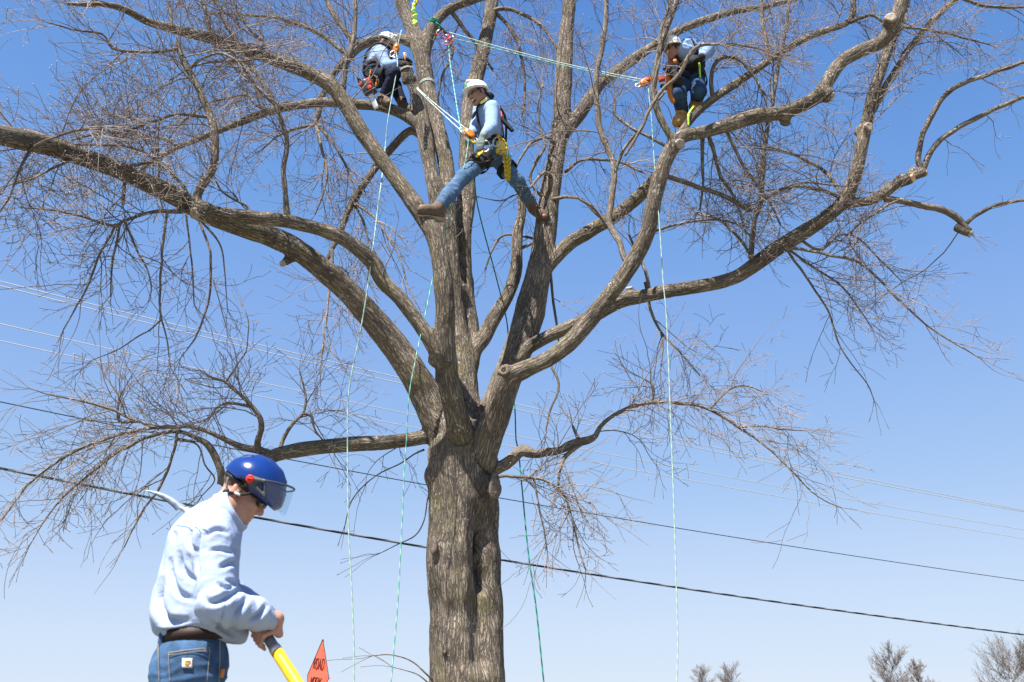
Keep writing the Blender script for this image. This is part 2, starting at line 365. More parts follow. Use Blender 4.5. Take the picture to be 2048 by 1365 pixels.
for k in ('skin', 'skin_b'):
    b = M[k].node_tree.nodes['Principled BSDF']; b.inputs['Subsurface Weight'].default_value = .12; b.inputs['Subsurface Radius'].default_value = (.02, .008, .004); b.inputs['Subsurface Scale'].default_value = .3
M['hair'] = mat('dark_hair', (.018, .013, .010), .7, var=.3, scale=80, bump=.002)
M['hair_g'] = mat('short_brown_hair', (.10, .065, .045), .8, var=.3, scale=90, bump=.002)
M['lip'] = mat('lips', (.42, .17, .14), .5)
M['teeth'] = mat('teeth', (.75, .70, .62), .35)
M['blue_hat'] = mat('glossy_blue_plastic', (.006, .030, .165), .2, spec=.5, var=.05, scale=12)
M['white_hat'] = mat('white_plastic', (.72, .71, .68), .35, spec=.5, var=.07, scale=16)
M['black'] = mat('black_plastic', (.014, .014, .016), .5)
M['webbing'] = mat('black_webbing', (.016, .016, .019), .85, var=.3, scale=120)
M['grey_p'] = mat('dark_grey_plastic', (.055, .058, .062), .45)
M['strap'] = mat('grey_webbing', (.16, .16, .165), .9, var=.2, scale=150)
M['red_p'] = mat('red_plastic', (.75, .03, .012), .4)
M['red_d'] = mat('dull_red_plastic', (.42, .035, .02), .5, var=.2, scale=30)
M['orange'] = mat('orange_anodised', (.55, .16, .015), .35, metal=.3)
M['orange_c'] = mat('orange_plastic', (.52, .165, .02), .5, var=.1, scale=20)
M['yellow'] = mat('yellow_fabric', (.80, .55, .04), .7, var=.2, scale=30)
M['yellow_pale'] = mat('pale_yellow_bag', (.72, .58, .18), .8, var=.18, scale=20, bump=.004)
M['yellow_fg'] = mat('yellow_fibreglass', (.82, .46, .02), .4, var=.08, scale=30)
M['metal'] = mat('brushed_aluminium', (.62, .62, .62), .4, metal=.8, var=.1, scale=60)
M['steel'] = mat('saw_steel', (.15, .19, .25), .5, metal=.3, var=.15, scale=20)
M['pole_g'] = mat('grey_pole', (.17, .17, .19), .45, metal=.3, var=.2, scale=40)
M['boot'] = mat('tan_boot_leather', (.115, .078, .055), .8, var=.25, scale=35, bump=.003)
M['boot_y'] = mat('wheat_boot_leather', (.42, .24, .09), .8, var=.25, scale=35, bump=.003)
M['sole'] = mat('brown_rubber_sole', (.30, .24, .18), .85, var=.2, scale=40)
M['belt'] = mat('dark_brown_leather', (.022, .010, .008), .6)
M['glove_g'] = mat('grey_green_glove', (.16, .20, .19), .9, var=.25, scale=40)
M['glove_k'] = mat('black_glove', (.02, .02, .022), .85)
M['lens'] = mat('dark_lens', (.02, .022, .018), .06, spec=.7)
M['patch'] = mat('cream_patch', (.74, .68, .58), .85)
M['patch_o'] = mat('orange_print', (.72, .30, .05), .85)
M['green_p'] = mat('green_print', (.10, .42, .12), .6)
M['wire_l'] = mat('bare_aluminium_wire', (.43, .44, .46), .5, metal=.2)
M['wire_d'] = mat('black_cable', (.018, .024, .03), .6)
M['ink'] = mat('black_ink', (.02, .012, .012), .8)
def rope_mat(name, a, c, freq):
    m = bpy.data.materials.new(name); m.use_nodes = True; t = m.node_tree; b = t.nodes['Principled BSDF']; b.inputs['Roughness'].default_value = .85; b.inputs['Specular IOR Level'].default_value = .1
    at = t.nodes.new('ShaderNodeAttribute'); at.attribute_name = 'bark'; sx = t.nodes.new('ShaderNodeSeparateXYZ'); t.links.new(at.outputs['Vector'], sx.inputs[0])
    an = t.nodes.new('ShaderNodeMath'); an.operation = 'ARCTAN2'; t.links.new(sx.outputs['Y'], an.inputs[0]); t.links.new(sx.outputs['X'], an.inputs[1])
    ml = t.nodes.new('ShaderNodeMath'); ml.operation = 'MULTIPLY_ADD'; ml.inputs[1].default_value = freq; t.links.new(sx.outputs['Z'], ml.inputs[0]); t.links.new(an.outputs[0], ml.inputs[2])
    sn = t.nodes.new('ShaderNodeMath'); sn.operation = 'SINE'; t.links.new(ml.outputs[0], sn.inputs[0])
    gt = t.nodes.new('ShaderNodeMath'); gt.operation = 'GREATER_THAN'; gt.inputs[1].default_value = .25; t.links.new(sn.outputs[0], gt.inputs[0])
    mx = t.nodes.new('ShaderNodeMixRGB'); mx.inputs['Color1'].default_value = (*a, 1); mx.inputs['Color2'].default_value = (*c, 1); t.links.new(gt.outputs[0], mx.inputs['Fac']); t.links.new(mx.outputs[0], b.inputs['Base Color'])
    return m
M['rope'] = rope_mat('mint_and_white_rope', (.27, .45, .37), (.46, .54, .50), 70)
M['rope_t'] = rope_mat('teal_rope', (.09, .36, .28), (.38, .56, .48), 55)
M['rope_d'] = rope_mat('dark_teal_rope', (.008, .11, .09), (.03, .24, .18), 55)
M['rope_w'] = rope_mat('pale_rope', (.40, .52, .47), (.50, .55, .52), 80)
M['rope_y'] = rope_mat('yellow_rope', (.70, .50, .03), (.22, .17, .03), 120)
M['rope_l'] = rope_mat('lime_rope', (.42, .80, .06), (.60, .90, .18), 80)
M['rope_o'] = rope_mat('orange_lanyard', (.75, .28, .03), (.30, .10, .02), 90)
M['cable_tw'] = rope_mat('lashed_black_cable', (.02, .028, .036), (.16, .17, .18), 9)
def glass_mat():
    m = bpy.data.materials.new('clear_visor_plastic'); m.use_nodes = True; t = m.node_tree; o = t.nodes['Material Output']; t.nodes.remove(t.nodes['Principled BSDF'])
    tr = t.nodes.new('ShaderNodeBsdfTransparent'); tr.inputs['Color'].default_value = (.93, .965, .975, 1); gl = t.nodes.new('ShaderNodeBsdfGlossy'); gl.inputs['Roughness'].default_value = .08
    mx = t.nodes.new('ShaderNodeMixShader'); mx.inputs[0].default_value = .04; t.links.new(tr.outputs[0], mx.inputs[1]); t.links.new(gl.outputs[0], mx.inputs[2]); t.links.new(mx.outputs[0], o.inputs['Surface']); return m
M['visor'] = glass_mat()
M['pink'] = mat('pink_anodised', (.75, .06, .18), .35, metal=.3)
M['sign'] = mat('fluorescent_orange_vinyl', (.70, .10, .05), .55, var=.06, scale=5)
M['grass'] = mat('dry_spring_grass', (.15, .14, .10), .95, var=.4, scale=1.5, bump=.02)
M['hub'] = mat('grey_saw_head', (.30, .30, .30), .6)
M['far_bark'] = mat('far_tree_bark', (.22, .195, .185), .9, var=.2, scale=2)
# ------------------------------------------------------------------ ground
g = np.linspace(-1, 1, 41); gx, gy = np.meshgrid(g * 900, g * 900)
GV = np.stack([gx.ravel(), gy.ravel(), np.zeros(gx.size)], 1); i, j = np.meshgrid(range(40), range(40)); a = (j * 41 + i).ravel()
go = link('ground', mk_mesh('ground', GV, np.stack([a, a + 1, a + 42, a + 41], 1)), M['grass']); go['kind'] = 'structure'

# ------------------------------------------------------------------ the big tree: traced scaffold
Y0 = 9.6
B = {}      # name: (points (x, y, width px, depth offset m), in_scaffold, twig density, start fraction of twigs)
def br(name, pts, sc=False, tw=1.0, t0=0.12): B[name] = (pts, sc, tw, t0)
br('trunk', [(932, 2350, 230, 0), (931, 2120, 182, 0), (930, 1800, 158, 0), (930, 1600, 148, 0), (931, 1365, 143, 0), (932, 1250, 141, 0), (929, 1150, 143, 0), (925, 1090, 141, 0), (928, 1020, 130, 0), (927, 950, 131, 0), (925, 890, 128, 0), (925, 855, 118, 0)], True, .0)
br('l1', [(905, 890, 92, .05), (868, 822, 66, -.03), (838, 765, 58, -.1), (790, 692, 53, -.2), (740, 632, 49, -.35), (690, 578, 45, -.5), (640, 535, 43, -.65), (590, 497, 42, -.8), (530, 470, 41, -.95), (460, 446, 40, -1.1), (395, 418, 39, -1.25), (316, 376, 38, -1.5), (230, 338, 37, -1.8), (140, 306, 38, -2.2), (50, 281, 42, -2.7), (-60, 262, 42, -3.2), (-240, 236, 38, -4.0)], True, .5, .45)
br('l3', [(925, 890, 58, -.18), (907, 810, 45, -.42), (894, 745, 43, -.56), (888, 680, 43, -.66), (890, 620, 41, -.72), (884, 545, 38, -.74), (872, 480, 36, -.74), (845, 432, 34, -.72), (805, 375, 32, -.70), (762, 318, 31, -.68), (722, 262, 31, -.68), (688, 205, 31, -.70), (660, 170, 30, -.72), (615, 145, 28, -.75), (562, 124, 26, -.85), (510, 107, 25, -.95), (457, 89, 24, -1.05), (422, 76, 22, -1.12), (380, 67, 21, -1.2), (344, 57, 19, -1.3), (299, 45, 17, -1.4), (272, 31, 16, -1.5), (246, 18, 15, -1.6), (211, 10, 13, -1.7), (158, 9, 11, -1.8), (134, 8, 9, -1.85)], True, .9, .5)
br('l2', [(890, 728, 40, -.60), (866, 690, 33, -.66), (840, 650, 30, -.68), (800, 598, 29, -.70), (765, 562, 29, -.72), (748, 528, 31, -.76), (715, 497, 30, -.83), (680, 474, 28, -.9), (635, 458, 27, -1.0), (575, 443, 28, -1.15), (520, 437, 29, -1.28), (457, 430, 29, -1.4), (412, 424, 29, -1.5), (386, 420, 26, -1.53)], True, .7, .2)
br('u1', [(400, 424, 26, -1.52), (393, 398, 20, -1.52), (402, 375, 20, -1.53), (424, 342, 18, -1.55), (430, 305, 17, -1.57), (427, 255, 17, -1.6), (413, 215, 16, -1.6), (392, 168, 15, -1.62), (370, 128, 14, -1.64), (358, 100, 12, -1.65), (353, 84, 11, -1.66)], True, 1.6, .3)
br('u2', [(576, 445, 15, -1.15), (571, 390, 11, -1.17), (568, 340, 10, -1.2), (575, 290, 10, -1.22), (563, 240, 9, -1.25), (545, 200, 9, -1.27), (520, 155, 9, -1.3), (490, 118, 8, -1.32), (470, 80, 7, -1.35), (448, 40, 6, -1.4), (430, -10, 5, -1.45)], False, 1.6, .25)
br('s1', [(925, 880, 100, .05), (915, 800, 88, .08), (913, 740, 84, .1), (905, 670, 66, .08), (898, 600, 56, .05), (893, 520, 52, .02), (889, 440, 50, 0), (886, 400, 48, 0)], True, .0)
br('s1a', [(888, 425, 40, .02), (895, 380, 34, .06), (892, 330, 33, .1), (878, 270, 32, .13), (864, 215, 32, .16), (852, 160, 31, .18), (842, 110, 31, .2), (826, 60, 29, .22), (806, 10, 28, .24), (790, -50, 26, .26), (765, -130, 22, .28)], True, .5, .5)
br('s1b', [(884, 430, 40, -.02), (868, 370, 30, -.03), (857, 315, 29, -.04), (848, 265, 31, -.05), (838, 210, 27, -.05), (826, 165, 24, -.05), (813, 143, 21, -.05)], True, .0)
br('l4', [(852, 265, 26, -.05), (825, 240, 24, -.03), (790, 222, 22, 0), (750, 212, 20, .03), (700, 208, 20, .08), (650, 205, 19, .15), (600, 210, 18, .22), (550, 220, 17, .3), (500, 237, 16, .4), (450, 257, 14, .5), (400, 277, 13, .6), (350, 298, 11, .7), (318, 315, 10, .78), (290, 333, 9, .85), (268, 348, 7, .9)], True, 1.3, .3)
br('s2', [(925, 760, 50, .22), (932, 680, 54, .26), (925, 600, 50, .28), (919, 520, 46, .3), (924, 450, 42, .34), (933, 390, 36, .38), (933, 300, 30, .42), (938, 222, 30, .46), (953, 154, 29, .5), (966, 100, 28, .53), (976, 55, 27, .56), (984, 5, 26, .58), (992, -70, 22, .6)], True, .6, .55)
br('s3', [(935, 735, 46, .1), (948, 702, 34, .12), (967, 676, 31, .13), (990, 634, 28, .14), (1017, 588, 27, .15), (1031, 545, 26, .15), (1034, 500, 22, .14), (1036, 460, 21, .13), (1044, 425, 18, .12), (1041, 385, 14, .12), (1032, 350, 9, .12)], True, .6, .6)
br('r0', [(940, 935, 86, .02), (963, 880, 78, .02), (990, 820, 64, .05), (1012, 760, 58, .07), (1036, 700, 58, .08), (1057, 630, 58, .1), (1074, 560, 53, .11), (1086, 500, 47, .12), (1093, 440, 44, .12), (1102, 370, 39, .13), (1113, 310, 35, .14), (1121, 250, 36, .15), (1126, 180, 34, .16), (1129, 120, 32, .17), (1133, 60, 29, .18), (1139, 0, 26, .2), (1146, -80, 22, .22)], True, .5, .6)
br('r1', [(948, 985, 60, -.0), (962, 920, 60, -.15), (982, 855, 50, -.30), (1001, 790, 42, -.42), (1016, 757, 38, -.46), (1055, 737, 34, -.46), (1100, 716, 33, -.44), (1150, 675, 33, -.43), (1195, 620, 33, -.43), (1238, 565, 33, -.43), (1275, 507, 33, -.42), (1298, 455, 32, -.46), (1308, 400, 31, -.5), (1323, 345, 31, -.54), (1345, 295, 30, -.58), (1368, 272, 27, -.6), (1402, 266, 26, -.62), (1450, 252, 28, -.68), (1510, 233, 30, -.75), (1572, 223, 29, -.82), (1620, 202, 29, -.88), (1645, 185, 27, -.9), (1660, 155, 27, -.92), (1685, 122, 26, -.95), (1725, 100, 27, -1.0), (1765, 82, 28, -1.05), (1788, 48, 27, -1.1), (1803, 5, 26, -1.12), (1818, -60, 22, -1.15)], True, .7, .62)
br('r1b', [(1358, 292, 20, -.62), (1338, 268, 16, -.64), (1320, 235, 16, -.66), (1309, 200, 15, -.68), (1308, 165, 14, -.69), (1315, 125, 13, -.7), (1325, 80, 12, -.72), (1342, 35, 12, -.73), (1358, -10, 11, -.75), (1375, -60, 9, -.77)], True, 1.2, .45)
br('r1b2', [(1310, 160, 9, -.69), (1316, 110, 9, -.68), (1324, 60, 8, -.67), (1340, 10, 8, -.66), (1350, -40, 7, -.65)], False, 1.2, .3)
br('r1c', [(1358, 272, 18, -.6), (1376, 246, 17, -.56), (1400, 220, 17, -.52), (1432, 194, 17, -.48), (1471, 168, 17, -.44), (1535, 124, 16, -.38), (1598, 84, 15, -.32), (1650, 62, 14, -.26), (1690, 48, 14, -.22), (1705, 30, 13, -.2), (1707, -10, 12, -.18), (1704, -60, 10, -.15)], True, 1.3, .35)
br('r1d', [(1250, 312, 5, -.95), (1272, 275, 6, -.95), (1317, 190, 8, -.95), (1360, 147, 8, -.96), (1380, 107, 8, -.97), (1396, 93, 7, -.97), (1418, 88, 6, -.97), (1455, 88, 5, -.96), (1510, 96, 4, -.94), (1560, 110, 3, -.9)], False, 1.6, .2)
br('r2', [(1085, 540, 34, .12), (1106, 520, 30, .1), (1140, 487, 29, .08), (1180, 463, 28, .05), (1225, 435, 27, .02), (1268, 402, 26, -.02), (1300, 370, 25, -.08), (1330, 335, 22, -.18)], True, .5, .2)
br('r3', [(1030, 725, 36, .12), (1058, 695, 28, .12), (1100, 672, 26, .1), (1150, 650, 25, .08), (1195, 628, 28, .05), (1240, 602, 30, .02), (1290, 592, 28, -.02), (1345, 581, 28, -.06), (1405, 572, 28, -.1), (1465, 557, 28, -.14), (1512, 528, 29, -.18), (1555, 497, 30, -.22), (1605, 466, 29, -.26), (1650, 436, 27, -.3), (1690, 398, 27, -.34), (1712, 345, 26, -.38), (1722, 300, 26, -.42), (1732, 250, 25, -.46), (1745, 190, 23, -.5), (1763, 140, 21, -.54), (1784, 79, 20, -.58), (1801, 40, 19, -.6), (1815, -10, 18, -.62), (1830, -70, 15, -.64)], True, .8, .5)
br('r3a', [(1660, 428, 18, -.3), (1700, 408, 18, -.32), (1740, 402, 20, -.34), (1766, 388, 24, -.36), (1785, 372, 22, -.38), (1812, 358, 20, -.4), (1838, 350, 16, -.42), (1850, 342, 12, -.43)], True, .7, .2)
br('r3a1', [(1844, 346, 11, -.42), (1836, 320, 11, -.43), (1842, 285, 11, -.45), (1858, 240, 11, -.48), (1882, 200, 10, -.5), (1915, 172, 10, -.53), (1960, 155, 9, -.56), (2010, 138, 8, -.6), (2060, 120, 8, -.63), (2140, 95, 6, -.68)], False, 1.1, .15)
br('r3a2', [(1846, 346, 12, -.42), (1852, 325, 12, -.41), (1868, 294, 11, -.4), (1900, 266, 10, -.39), (1945, 240, 10, -.38), (1995, 216, 9, -.36), (2050, 196, 8, -.34), (2140, 165, 6, -.3)], False, .9, .2)
br('r3b', [(1770, 398, 14, -.36), (1800, 402, 13, -.35), (1845, 412, 13, -.34), (1885, 421, 14, -.33), (1915, 438, 15, -.32), (1938, 464, 15, -.31)], False, .5, .3)
br('r3c', [(1934, 446, 9, -.31), (1950, 432, 8, -.3), (1975, 418, 8, -.3), (2005, 408, 7, -.29), (2040, 402, 6, -.28), (2090, 404, 5, -.26)], False, 1.5, .2)
br('r3d', [(1737, 238, 15, -.47), (1750, 214, 14, -.46), (1778, 165, 14, -.44), (1810, 112, 13, -.42), (1845, 66, 13, -.4), (1883, 24, 12, -.38), (1925, -12, 11, -.36), (1990, -60, 9, -.34)], False, 1.0, .4)
br('r5', [(1112, 300, 30, .14), (1132, 262, 28, .16), (1162, 225, 26, .2), (1185, 190, 25, .24), (1205, 164, 23, .27), (1240, 138, 22, .3), (1274, 113, 21, .34), (1320, 84, 19, .38), (1361, 60, 18, .42), (1420, 37, 16, .46), (1472, 22, 14, .5), (1527, 14, 12, .54), (1600, -5, 10, .58)], True, 1.2, .35)
br('r6', [(1256, 535, 11, -.38), (1240, 490, 12, -.34), (1218, 445, 13, -.2), (1224, 390, 13, -.15), (1228, 335, 12, -.12), (1212, 288, 12, -.1), (1197, 240, 12, -.08), (1191, 165, 11, -.06), (1203, 100, 11, -.04), (1211, 50, 10, -.02), (1213, -20, 9, 0)], False, 1.1, .3)
br('r6b', [(1228, 350, 8, -.12), (1240, 312, 7, -.16), (1262, 280, 7, -.2), (1284, 255, 6, -.24), (1300, 220, 5, -.28), (1330, 185, 4, -.3)], False, 1.3, .2)
br('r7', [(1502, 518, 12, -.2), (1504, 480, 11, -.2), (1510, 440, 10, -.22), (1523, 396, 10, -.24), (1529, 317, 9, -.27), (1535, 253, 9, -.3), (1547, 190, 9, -.34), (1559, 119, 8, -.38), (1574, 45, 7, -.42), (1580, -20, 6, -.45)], False, 1.3, .15)
br('r8', [(1330, 352, 10, -.5), (1370, 365, 10, -.45), (1420, 382, 10, -.4), (1460, 398, 9, -.35), (1490, 416, 8, -.3), (1510, 424, 6, -.28)], False, 1.0, .3)
br('r8b', [(1490, 416, 6, -.3), (1520, 402, 5, -.28), (1560, 380, 5, -.25), (1610, 366, 4, -.2), (1670, 372, 4, -.15), (1700, 372, 3, -.12)], False, 1.1, .1)
br('r9', [(1560, 500, 8, -.22), (1600, 498, 7, -.3), (1655, 510, 6, -.4), (1710, 522, 6, -.5), (1750, 552, 5, -.55), (1790, 592, 5, -.6), (1829, 629, 4, -.65), (1871, 663, 4, -.7), (1915, 690, 3, -.74), (1960, 716, 2.5, -.78)], False, 1.7, .25)
br('r10', [(1574, 500, 6, -.2), (1598, 535, 5, -.2), (1628, 577, 4.2, -.2), (1659, 629, 3.8, -.2), (1676, 684, 3.2, -.2), (1701, 726, 2.8, -.2), (1735, 769, 2.2, -.2), (1748, 800, 2, -.2)], False, 1.5, .15)
br('r11', [(965, 950, 40, 0), (993, 937, 27, -.02), (1012, 928, 24, -.05), (1030, 912, 24, -.07), (1044, 903, 25, -.09), (1075, 908, 18, -.12), (1117, 901, 17, -.16), (1150, 888, 17, -.2), (1178, 881, 16, -.22), (1192, 872, 12, -.23), (1200, 855, 9, -.24), (1222, 835, 8, -.26), (1262, 814, 8, -.3), (1304, 804, 7, -.34), (1345, 806, 6.5, -.38), (1399, 812, 6, -.42), (1440, 830, 5.5, -.45), (1476, 854, 5, -.48), (1531, 892, 4, -.52), (1570, 928, 3.5, -.55), (1616, 977, 3, -.58), (1650, 1002, 2.5, -.6), (1682, 1016, 2, -.62)], False, 2.3, .3)
br('r11b', [(1165, 885, 11, -.21), (1140, 905, 9, -.25), (1125, 924, 8, -.28), (1118, 945, 6, -.3), (1116, 972, 4, -.32)], False, 2.5, .2)
br('r11c', [(1160, 884, 10, -.2), (1152, 868, 7, -.22), (1146, 852, 5, -.24)], False, 2.0, .3)
br('r11d', [(1304, 804, 5, -.34), (1308, 785, 5, -.36), (1303, 768, 4, -.37), (1288, 758, 3, -.39)], False, 2.4, .1)
br('r11e', [(1420, 818, 5, -.43), (1440, 796, 4, -.44), (1462, 778, 4, -.46), (1490, 772, 3, -.48), (1525, 784, 2, -.5)], False, 2.2, .1)
br('r11f', [(1480, 855, 4, -.48), (1520, 852, 3, -.5), (1560, 858, 3, -.52), (1605, 862, 2, -.55)], False, 1.8, .1)
br('r12', [(985, 958, 8, -.1), (1010, 953, 6.5, -.3), (1055, 955, 6, -.35), (1097, 966, 5.5, -.38), (1130, 995, 5, -.4), (1146, 1048, 4.5, -.42), (1159, 1102, 4, -.44), (1171, 1139, 3, -.46)], False, 2.4, .2)
br('r12b', [(1068, 960, 5, -.36), (1075, 1000, 4, -.36), (1086, 1050, 3.5, -.36), (1094, 1100, 3, -.36)], False, 2.0, .2)
br('r13', [(1112, 700, 8, -.3), (1102, 730, 6, -.28), (1118, 770, 5, -.26), (1098, 830, 4, -.24), (1090, 880, 3, -.22)], False, 1.3, .2)
br('r14', [(1098, 500, 8, .2), (1103, 560, 6, .25), (1107, 605, 5.5, .25), (1113, 648, 5, .25), (1118, 690, 3, .25)], False, .8, .2)
br('r15', [(1300, 590, 8, 0), (1292, 545, 7, .02), (1272, 505, 6, .04), (1258, 470, 5, .05)], False, .8, .2)
br('r16', [(1290, 565, 6, .1), (1302, 620, 6, .1), (1322, 664, 5, .1), (1345, 690, 4, .1), (1372, 720, 3, .1), (1400, 752, 2.5, .1)], False, 1.9, .2)
br('r17', [(1322, 664, 4, .1), (1326, 700, 3, .1), (1322, 735, 2, .1)], False, 2.0, .1)
br('l5', [(846, 112, 30, .2), (856, 70, 24, .2), (876, 38, 21, .2), (905, 15, 19, .2), (940, 2, 17, .2), (990, -12, 14, .2), (1060, -30, 11, .2)], True, 1.3, .4)
br('l5b', [(900, 20, 10, .25), (930, 60, 8, .4), (960, 100, 7, .5), (985, 140, 5, .6)], False, 1.5, .2)
br('l6', [(905, 860, 44, .05), (860, 872, 31, .02), (820, 880, 29, 0), (760, 886, 30, -.05), (700, 889, 30, -.1), (640, 895, 29, -.15), (590, 902, 29, -.2), (548, 912, 27, -.25), (520, 926, 24, -.28), (490, 944, 22, -.3), (458, 964, 20, -.32), (441, 968, 16, -.33)], True, .9, .2)
br('l6a', [(545, 910, 18, -.25), (520, 902, 16, -.26), (499, 898, 14, -.28), (478, 893, 13, -.3), (455, 882, 11, -.33), (430, 870, 10, -.36), (400, 858, 9, -.4), (372, 854, 9, -.43), (310, 855, 8, -.5), (248, 868, 7, -.58), (200, 882, 6, -.64), (145, 906, 6, -.7), (95, 938, 5, -.76), (55, 972, 4, -.8), (25, 1010, 3, -.84), (4, 1040, 2.5, -.86)], False, 2.0, .25)
br('l6b', [(443, 968, 18, -.33), (442, 945, 16, -.36), (432, 914, 15, -.4), (415, 888, 13, -.43), (393, 876, 10, -.46), (352, 864, 8, -.5), (298, 874, 7, -.56), (262, 890, 7, -.6), (228, 910, 6, -.64), (186, 942, 5, -.7), (145, 978, 5, -.74), (112, 1011, 4, -.78), (83, 1050, 3, -.8), (60, 1090, 2, -.82)], False, 2.0, .3)
br('l6c', [(516, 902, 15, -.27), (515, 885, 13, -.3), (522, 860, 12, -.34), (521, 838, 11, -.37), (510, 820, 10, -.4), (492, 800, 8, -.43), (470, 782, 7, -.46), (450, 764, 6, -.48), (425, 756, 5, -.5), (402, 742, 4, -.52)], False, 2.2, .25)
br('l6c2', [(505, 815, 7, -.4), (480, 808, 6, -.44), (455, 808, 6, -.48), (435, 815, 5, -.5), (418, 836, 4, -.52)], False, 2.0, .2)
br('l6c3', [(452, 764, 5, -.48), (466, 742, 4, -.5), (480, 720, 4, -.52), (492, 702, 3, -.54), (497, 650, 2.5, -.56), (490, 620, 2, -.58)], False, 1.6, .1)
br('l6d', [(560, 905, 11, -.22), (563, 888, 9, -.2), (575, 862, 8, -.18), (590, 842, 7, -.16), (604, 830, 6, -.15), (612, 800, 5, -.14), (605, 765, 3.5, -.13), (598, 740, 2.5, -.12)], False, 2.2, .3)
br('l6d2', [(605, 828, 6, -.15), (622, 832, 5, -.12), (630, 860, 4, -.1), (645, 880, 3, -.1)], False, 1.8, .2)
br('l6e', [(354, 864, 7, -.5), (347, 905, 6, -.5), (331, 949, 6, -.5), (315, 982, 5, -.5), (290, 1015, 4.5, -.5), (268, 1055, 3.5, -.5), (248, 1095, 2.5, -.5)], False, 2.0, .15)
br('l6f', [(310, 856, 6, -.5), (260, 838, 6, -.54), (225, 820, 5, -.57), (190, 810, 5, -.6), (150, 800, 4, -.63), (100, 790, 3, -.66), (60, 778, 2, -.68)], False, 2.0, .15)
br('l6g', [(318, 858, 6, -.5), (278, 845, 5, -.5), (238, 842, 5, -.52), (238, 800, 4, -.54), (250, 775, 3, -.55)], False, 2.0, .2)
br('l6h', [(355, 880, 5, -.48), (395, 890, 4, -.46), (410, 930, 3.5, -.44), (430, 960, 3, -.42), (405, 990, 2.5, -.4)], False, 1.6, .1)
br('l7', [(848, 900, 5, .1), (830, 908, 3.2, .15), (795, 930, 2.8, .2), (755, 950, 2.6, .25), (720, 980, 2.8, .3), (700, 1010, 2.4, .35), (690, 1050, 2, .4)], False, 1.4, .2)
br('l7b', [(862, 975, 5, .1), (855, 1000, 3.4, .15), (848, 1040, 3, .2), (830, 1072, 2.6, .25), (790, 1092, 2, .3), (765, 1105, 1.6, .32)], False, 1.8, .2)
br('l7c', [(865, 1362, 5, -.1), (850, 1345, 4, -.15), (820, 1322, 3, -.2), (780, 1310, 2.5, -.25), (745, 1312, 2, -.3)], False, .5, .4)
br('l7d', [(866, 1375, 4, -.2), (840, 1352, 3, -.25), (812, 1342, 2, -.3), (785, 1335, 1.6, -.35)], False, .4, .4)
br('l8', [(842, 95, 22, .25), (800, 78, 21, .3), (752, 80, 20, .35), (716, 95, 20, .4), (690, 123, 17, .43), (665, 151, 15, .46), (645, 192, 13, .5), (638, 225, 12, .53), (628, 252, 10, .55)], True, 1.2, .35)
br('l8b', [(630, 250, 7, .55), (600, 255, 6, .58), (575, 264, 5, .6), (545, 280, 4, .63), (522, 302, 3, .65)], False, 1.6, .2)
br('l8c', [(632, 252, 7, .55), (645, 300, 6, .55), (655, 345, 5, .55), (645, 390, 4, .55), (630, 430, 3, .55)], False, 2.0, .2)
br('l8d', [(634, 250, 7, .55), (662, 280, 6, .58), (685, 320, 5, .6), (702, 360, 4, .62), (715, 400, 3, .64)], False, 1.8, .2)
br('l8e', [(718, 95, 16, .4), (700, 75, 12, .4), (685, 55, 11, .4), (665, 25, 10, .4), (645, -15, 8, .4)], False, 1.4, .2)
br('l8f', [(700, 112, 12, .42), (675, 95, 10, .45), (646, 72, 9, .48), (600, 50, 8, .52), (545, 35, 6, .56), (480, 30, 5, .6), (420, 26, 4, .63)], False, 1.6, .15)
br('l9', [(850, 275, 22, .1), (820, 262, 18, .25), (783, 297, 17, .4), (751, 336, 16, .5), (716, 387, 15, .55), (696, 422, 14, .58), (682, 462, 12, .6), (662, 503, 10, .62), (646, 532, 8, .64), (622, 548, 5, .66)], True, 1.2, .3)
br('l9b', [(664, 500, 7, .6), (664, 545, 6, .55), (657, 600, 5, .5), (650, 660, 4, .46), (643, 715, 3, .44), (641, 755, 2, .42)], False, 1.7, .1)
br('l9c', [(708, 408, 7, .55), (730, 420, 6, .5), (751, 437, 5, .46), (770, 465, 5, .42), (790, 498, 4, .38), (805, 535, 4, .35), (818, 580, 3, .33), (840, 620, 2, .32)], False, 1.4, .15)
br('l9d', [(700, 400, 6, .6), (725, 440, 5, .65), (738, 500, 4, .7), (735, 560, 3, .72)], False, 1.6, .2)
br('l9e', [(648, 528, 5, .64), (690, 540, 4, .6), (700, 570, 3, .58), (712, 610, 2.5, .56)], False, 1.6, .2)
br('u3', [(686, 178, 13, -.6), (692, 130, 11, -.58), (705, 88, 10, -.56), (710, 40, 9, -.54), (708, -20, 8, -.52)], False, 1.4, .2)
br('u4', [(422, 80, 12, -1.12), (420, 55, 9, -1.13), (408, 15, 8, -1.14), (395, -30, 7, -1.15)], False, 1.3, .2)
br('u5', [(343, 58, 10, -1.3), (340, 30, 7, -1.3), (335, -20, 6, -1.3)], False, 1.3, .2)
br('u6', [(545, 205, 8, -1.27), (520, 180, 7, -1.3), (490, 140, 7, -1.4), (470, 110, 6, -1.5), (440, 70, 5, -1.55)], False, 1.5, .2)
br('t1', [(355, 98, 8, -1.66), (330, 102, 7, -1.7), (270, 104, 6, -1.75), (225, 98, 6, -1.8), (205, 70, 5, -1.85), (150, 60, 4, -1.95), (95, 45, 3, -2.05)], False, 1.7, .2)
br('t2', [(378, 140, 8, -1.63), (400, 120, 6, -1.68), (440, 108, 6, -1.75), (480, 122, 5, -1.8), (520, 118, 4, -1.85), (560, 125, 3, -1.9)], False, 1.6, .2)
br('t3', [(418, 235, 8, -1.6), (390, 232, 7, -1.65), (350, 230, 6, -1.7), (310, 242, 6, -1.78), (250, 262, 5, -1.88), (190, 270, 4, -2.0), (130, 285, 3, -2.1), (70, 300, 2, -2.2)], False, 1.9, .1)
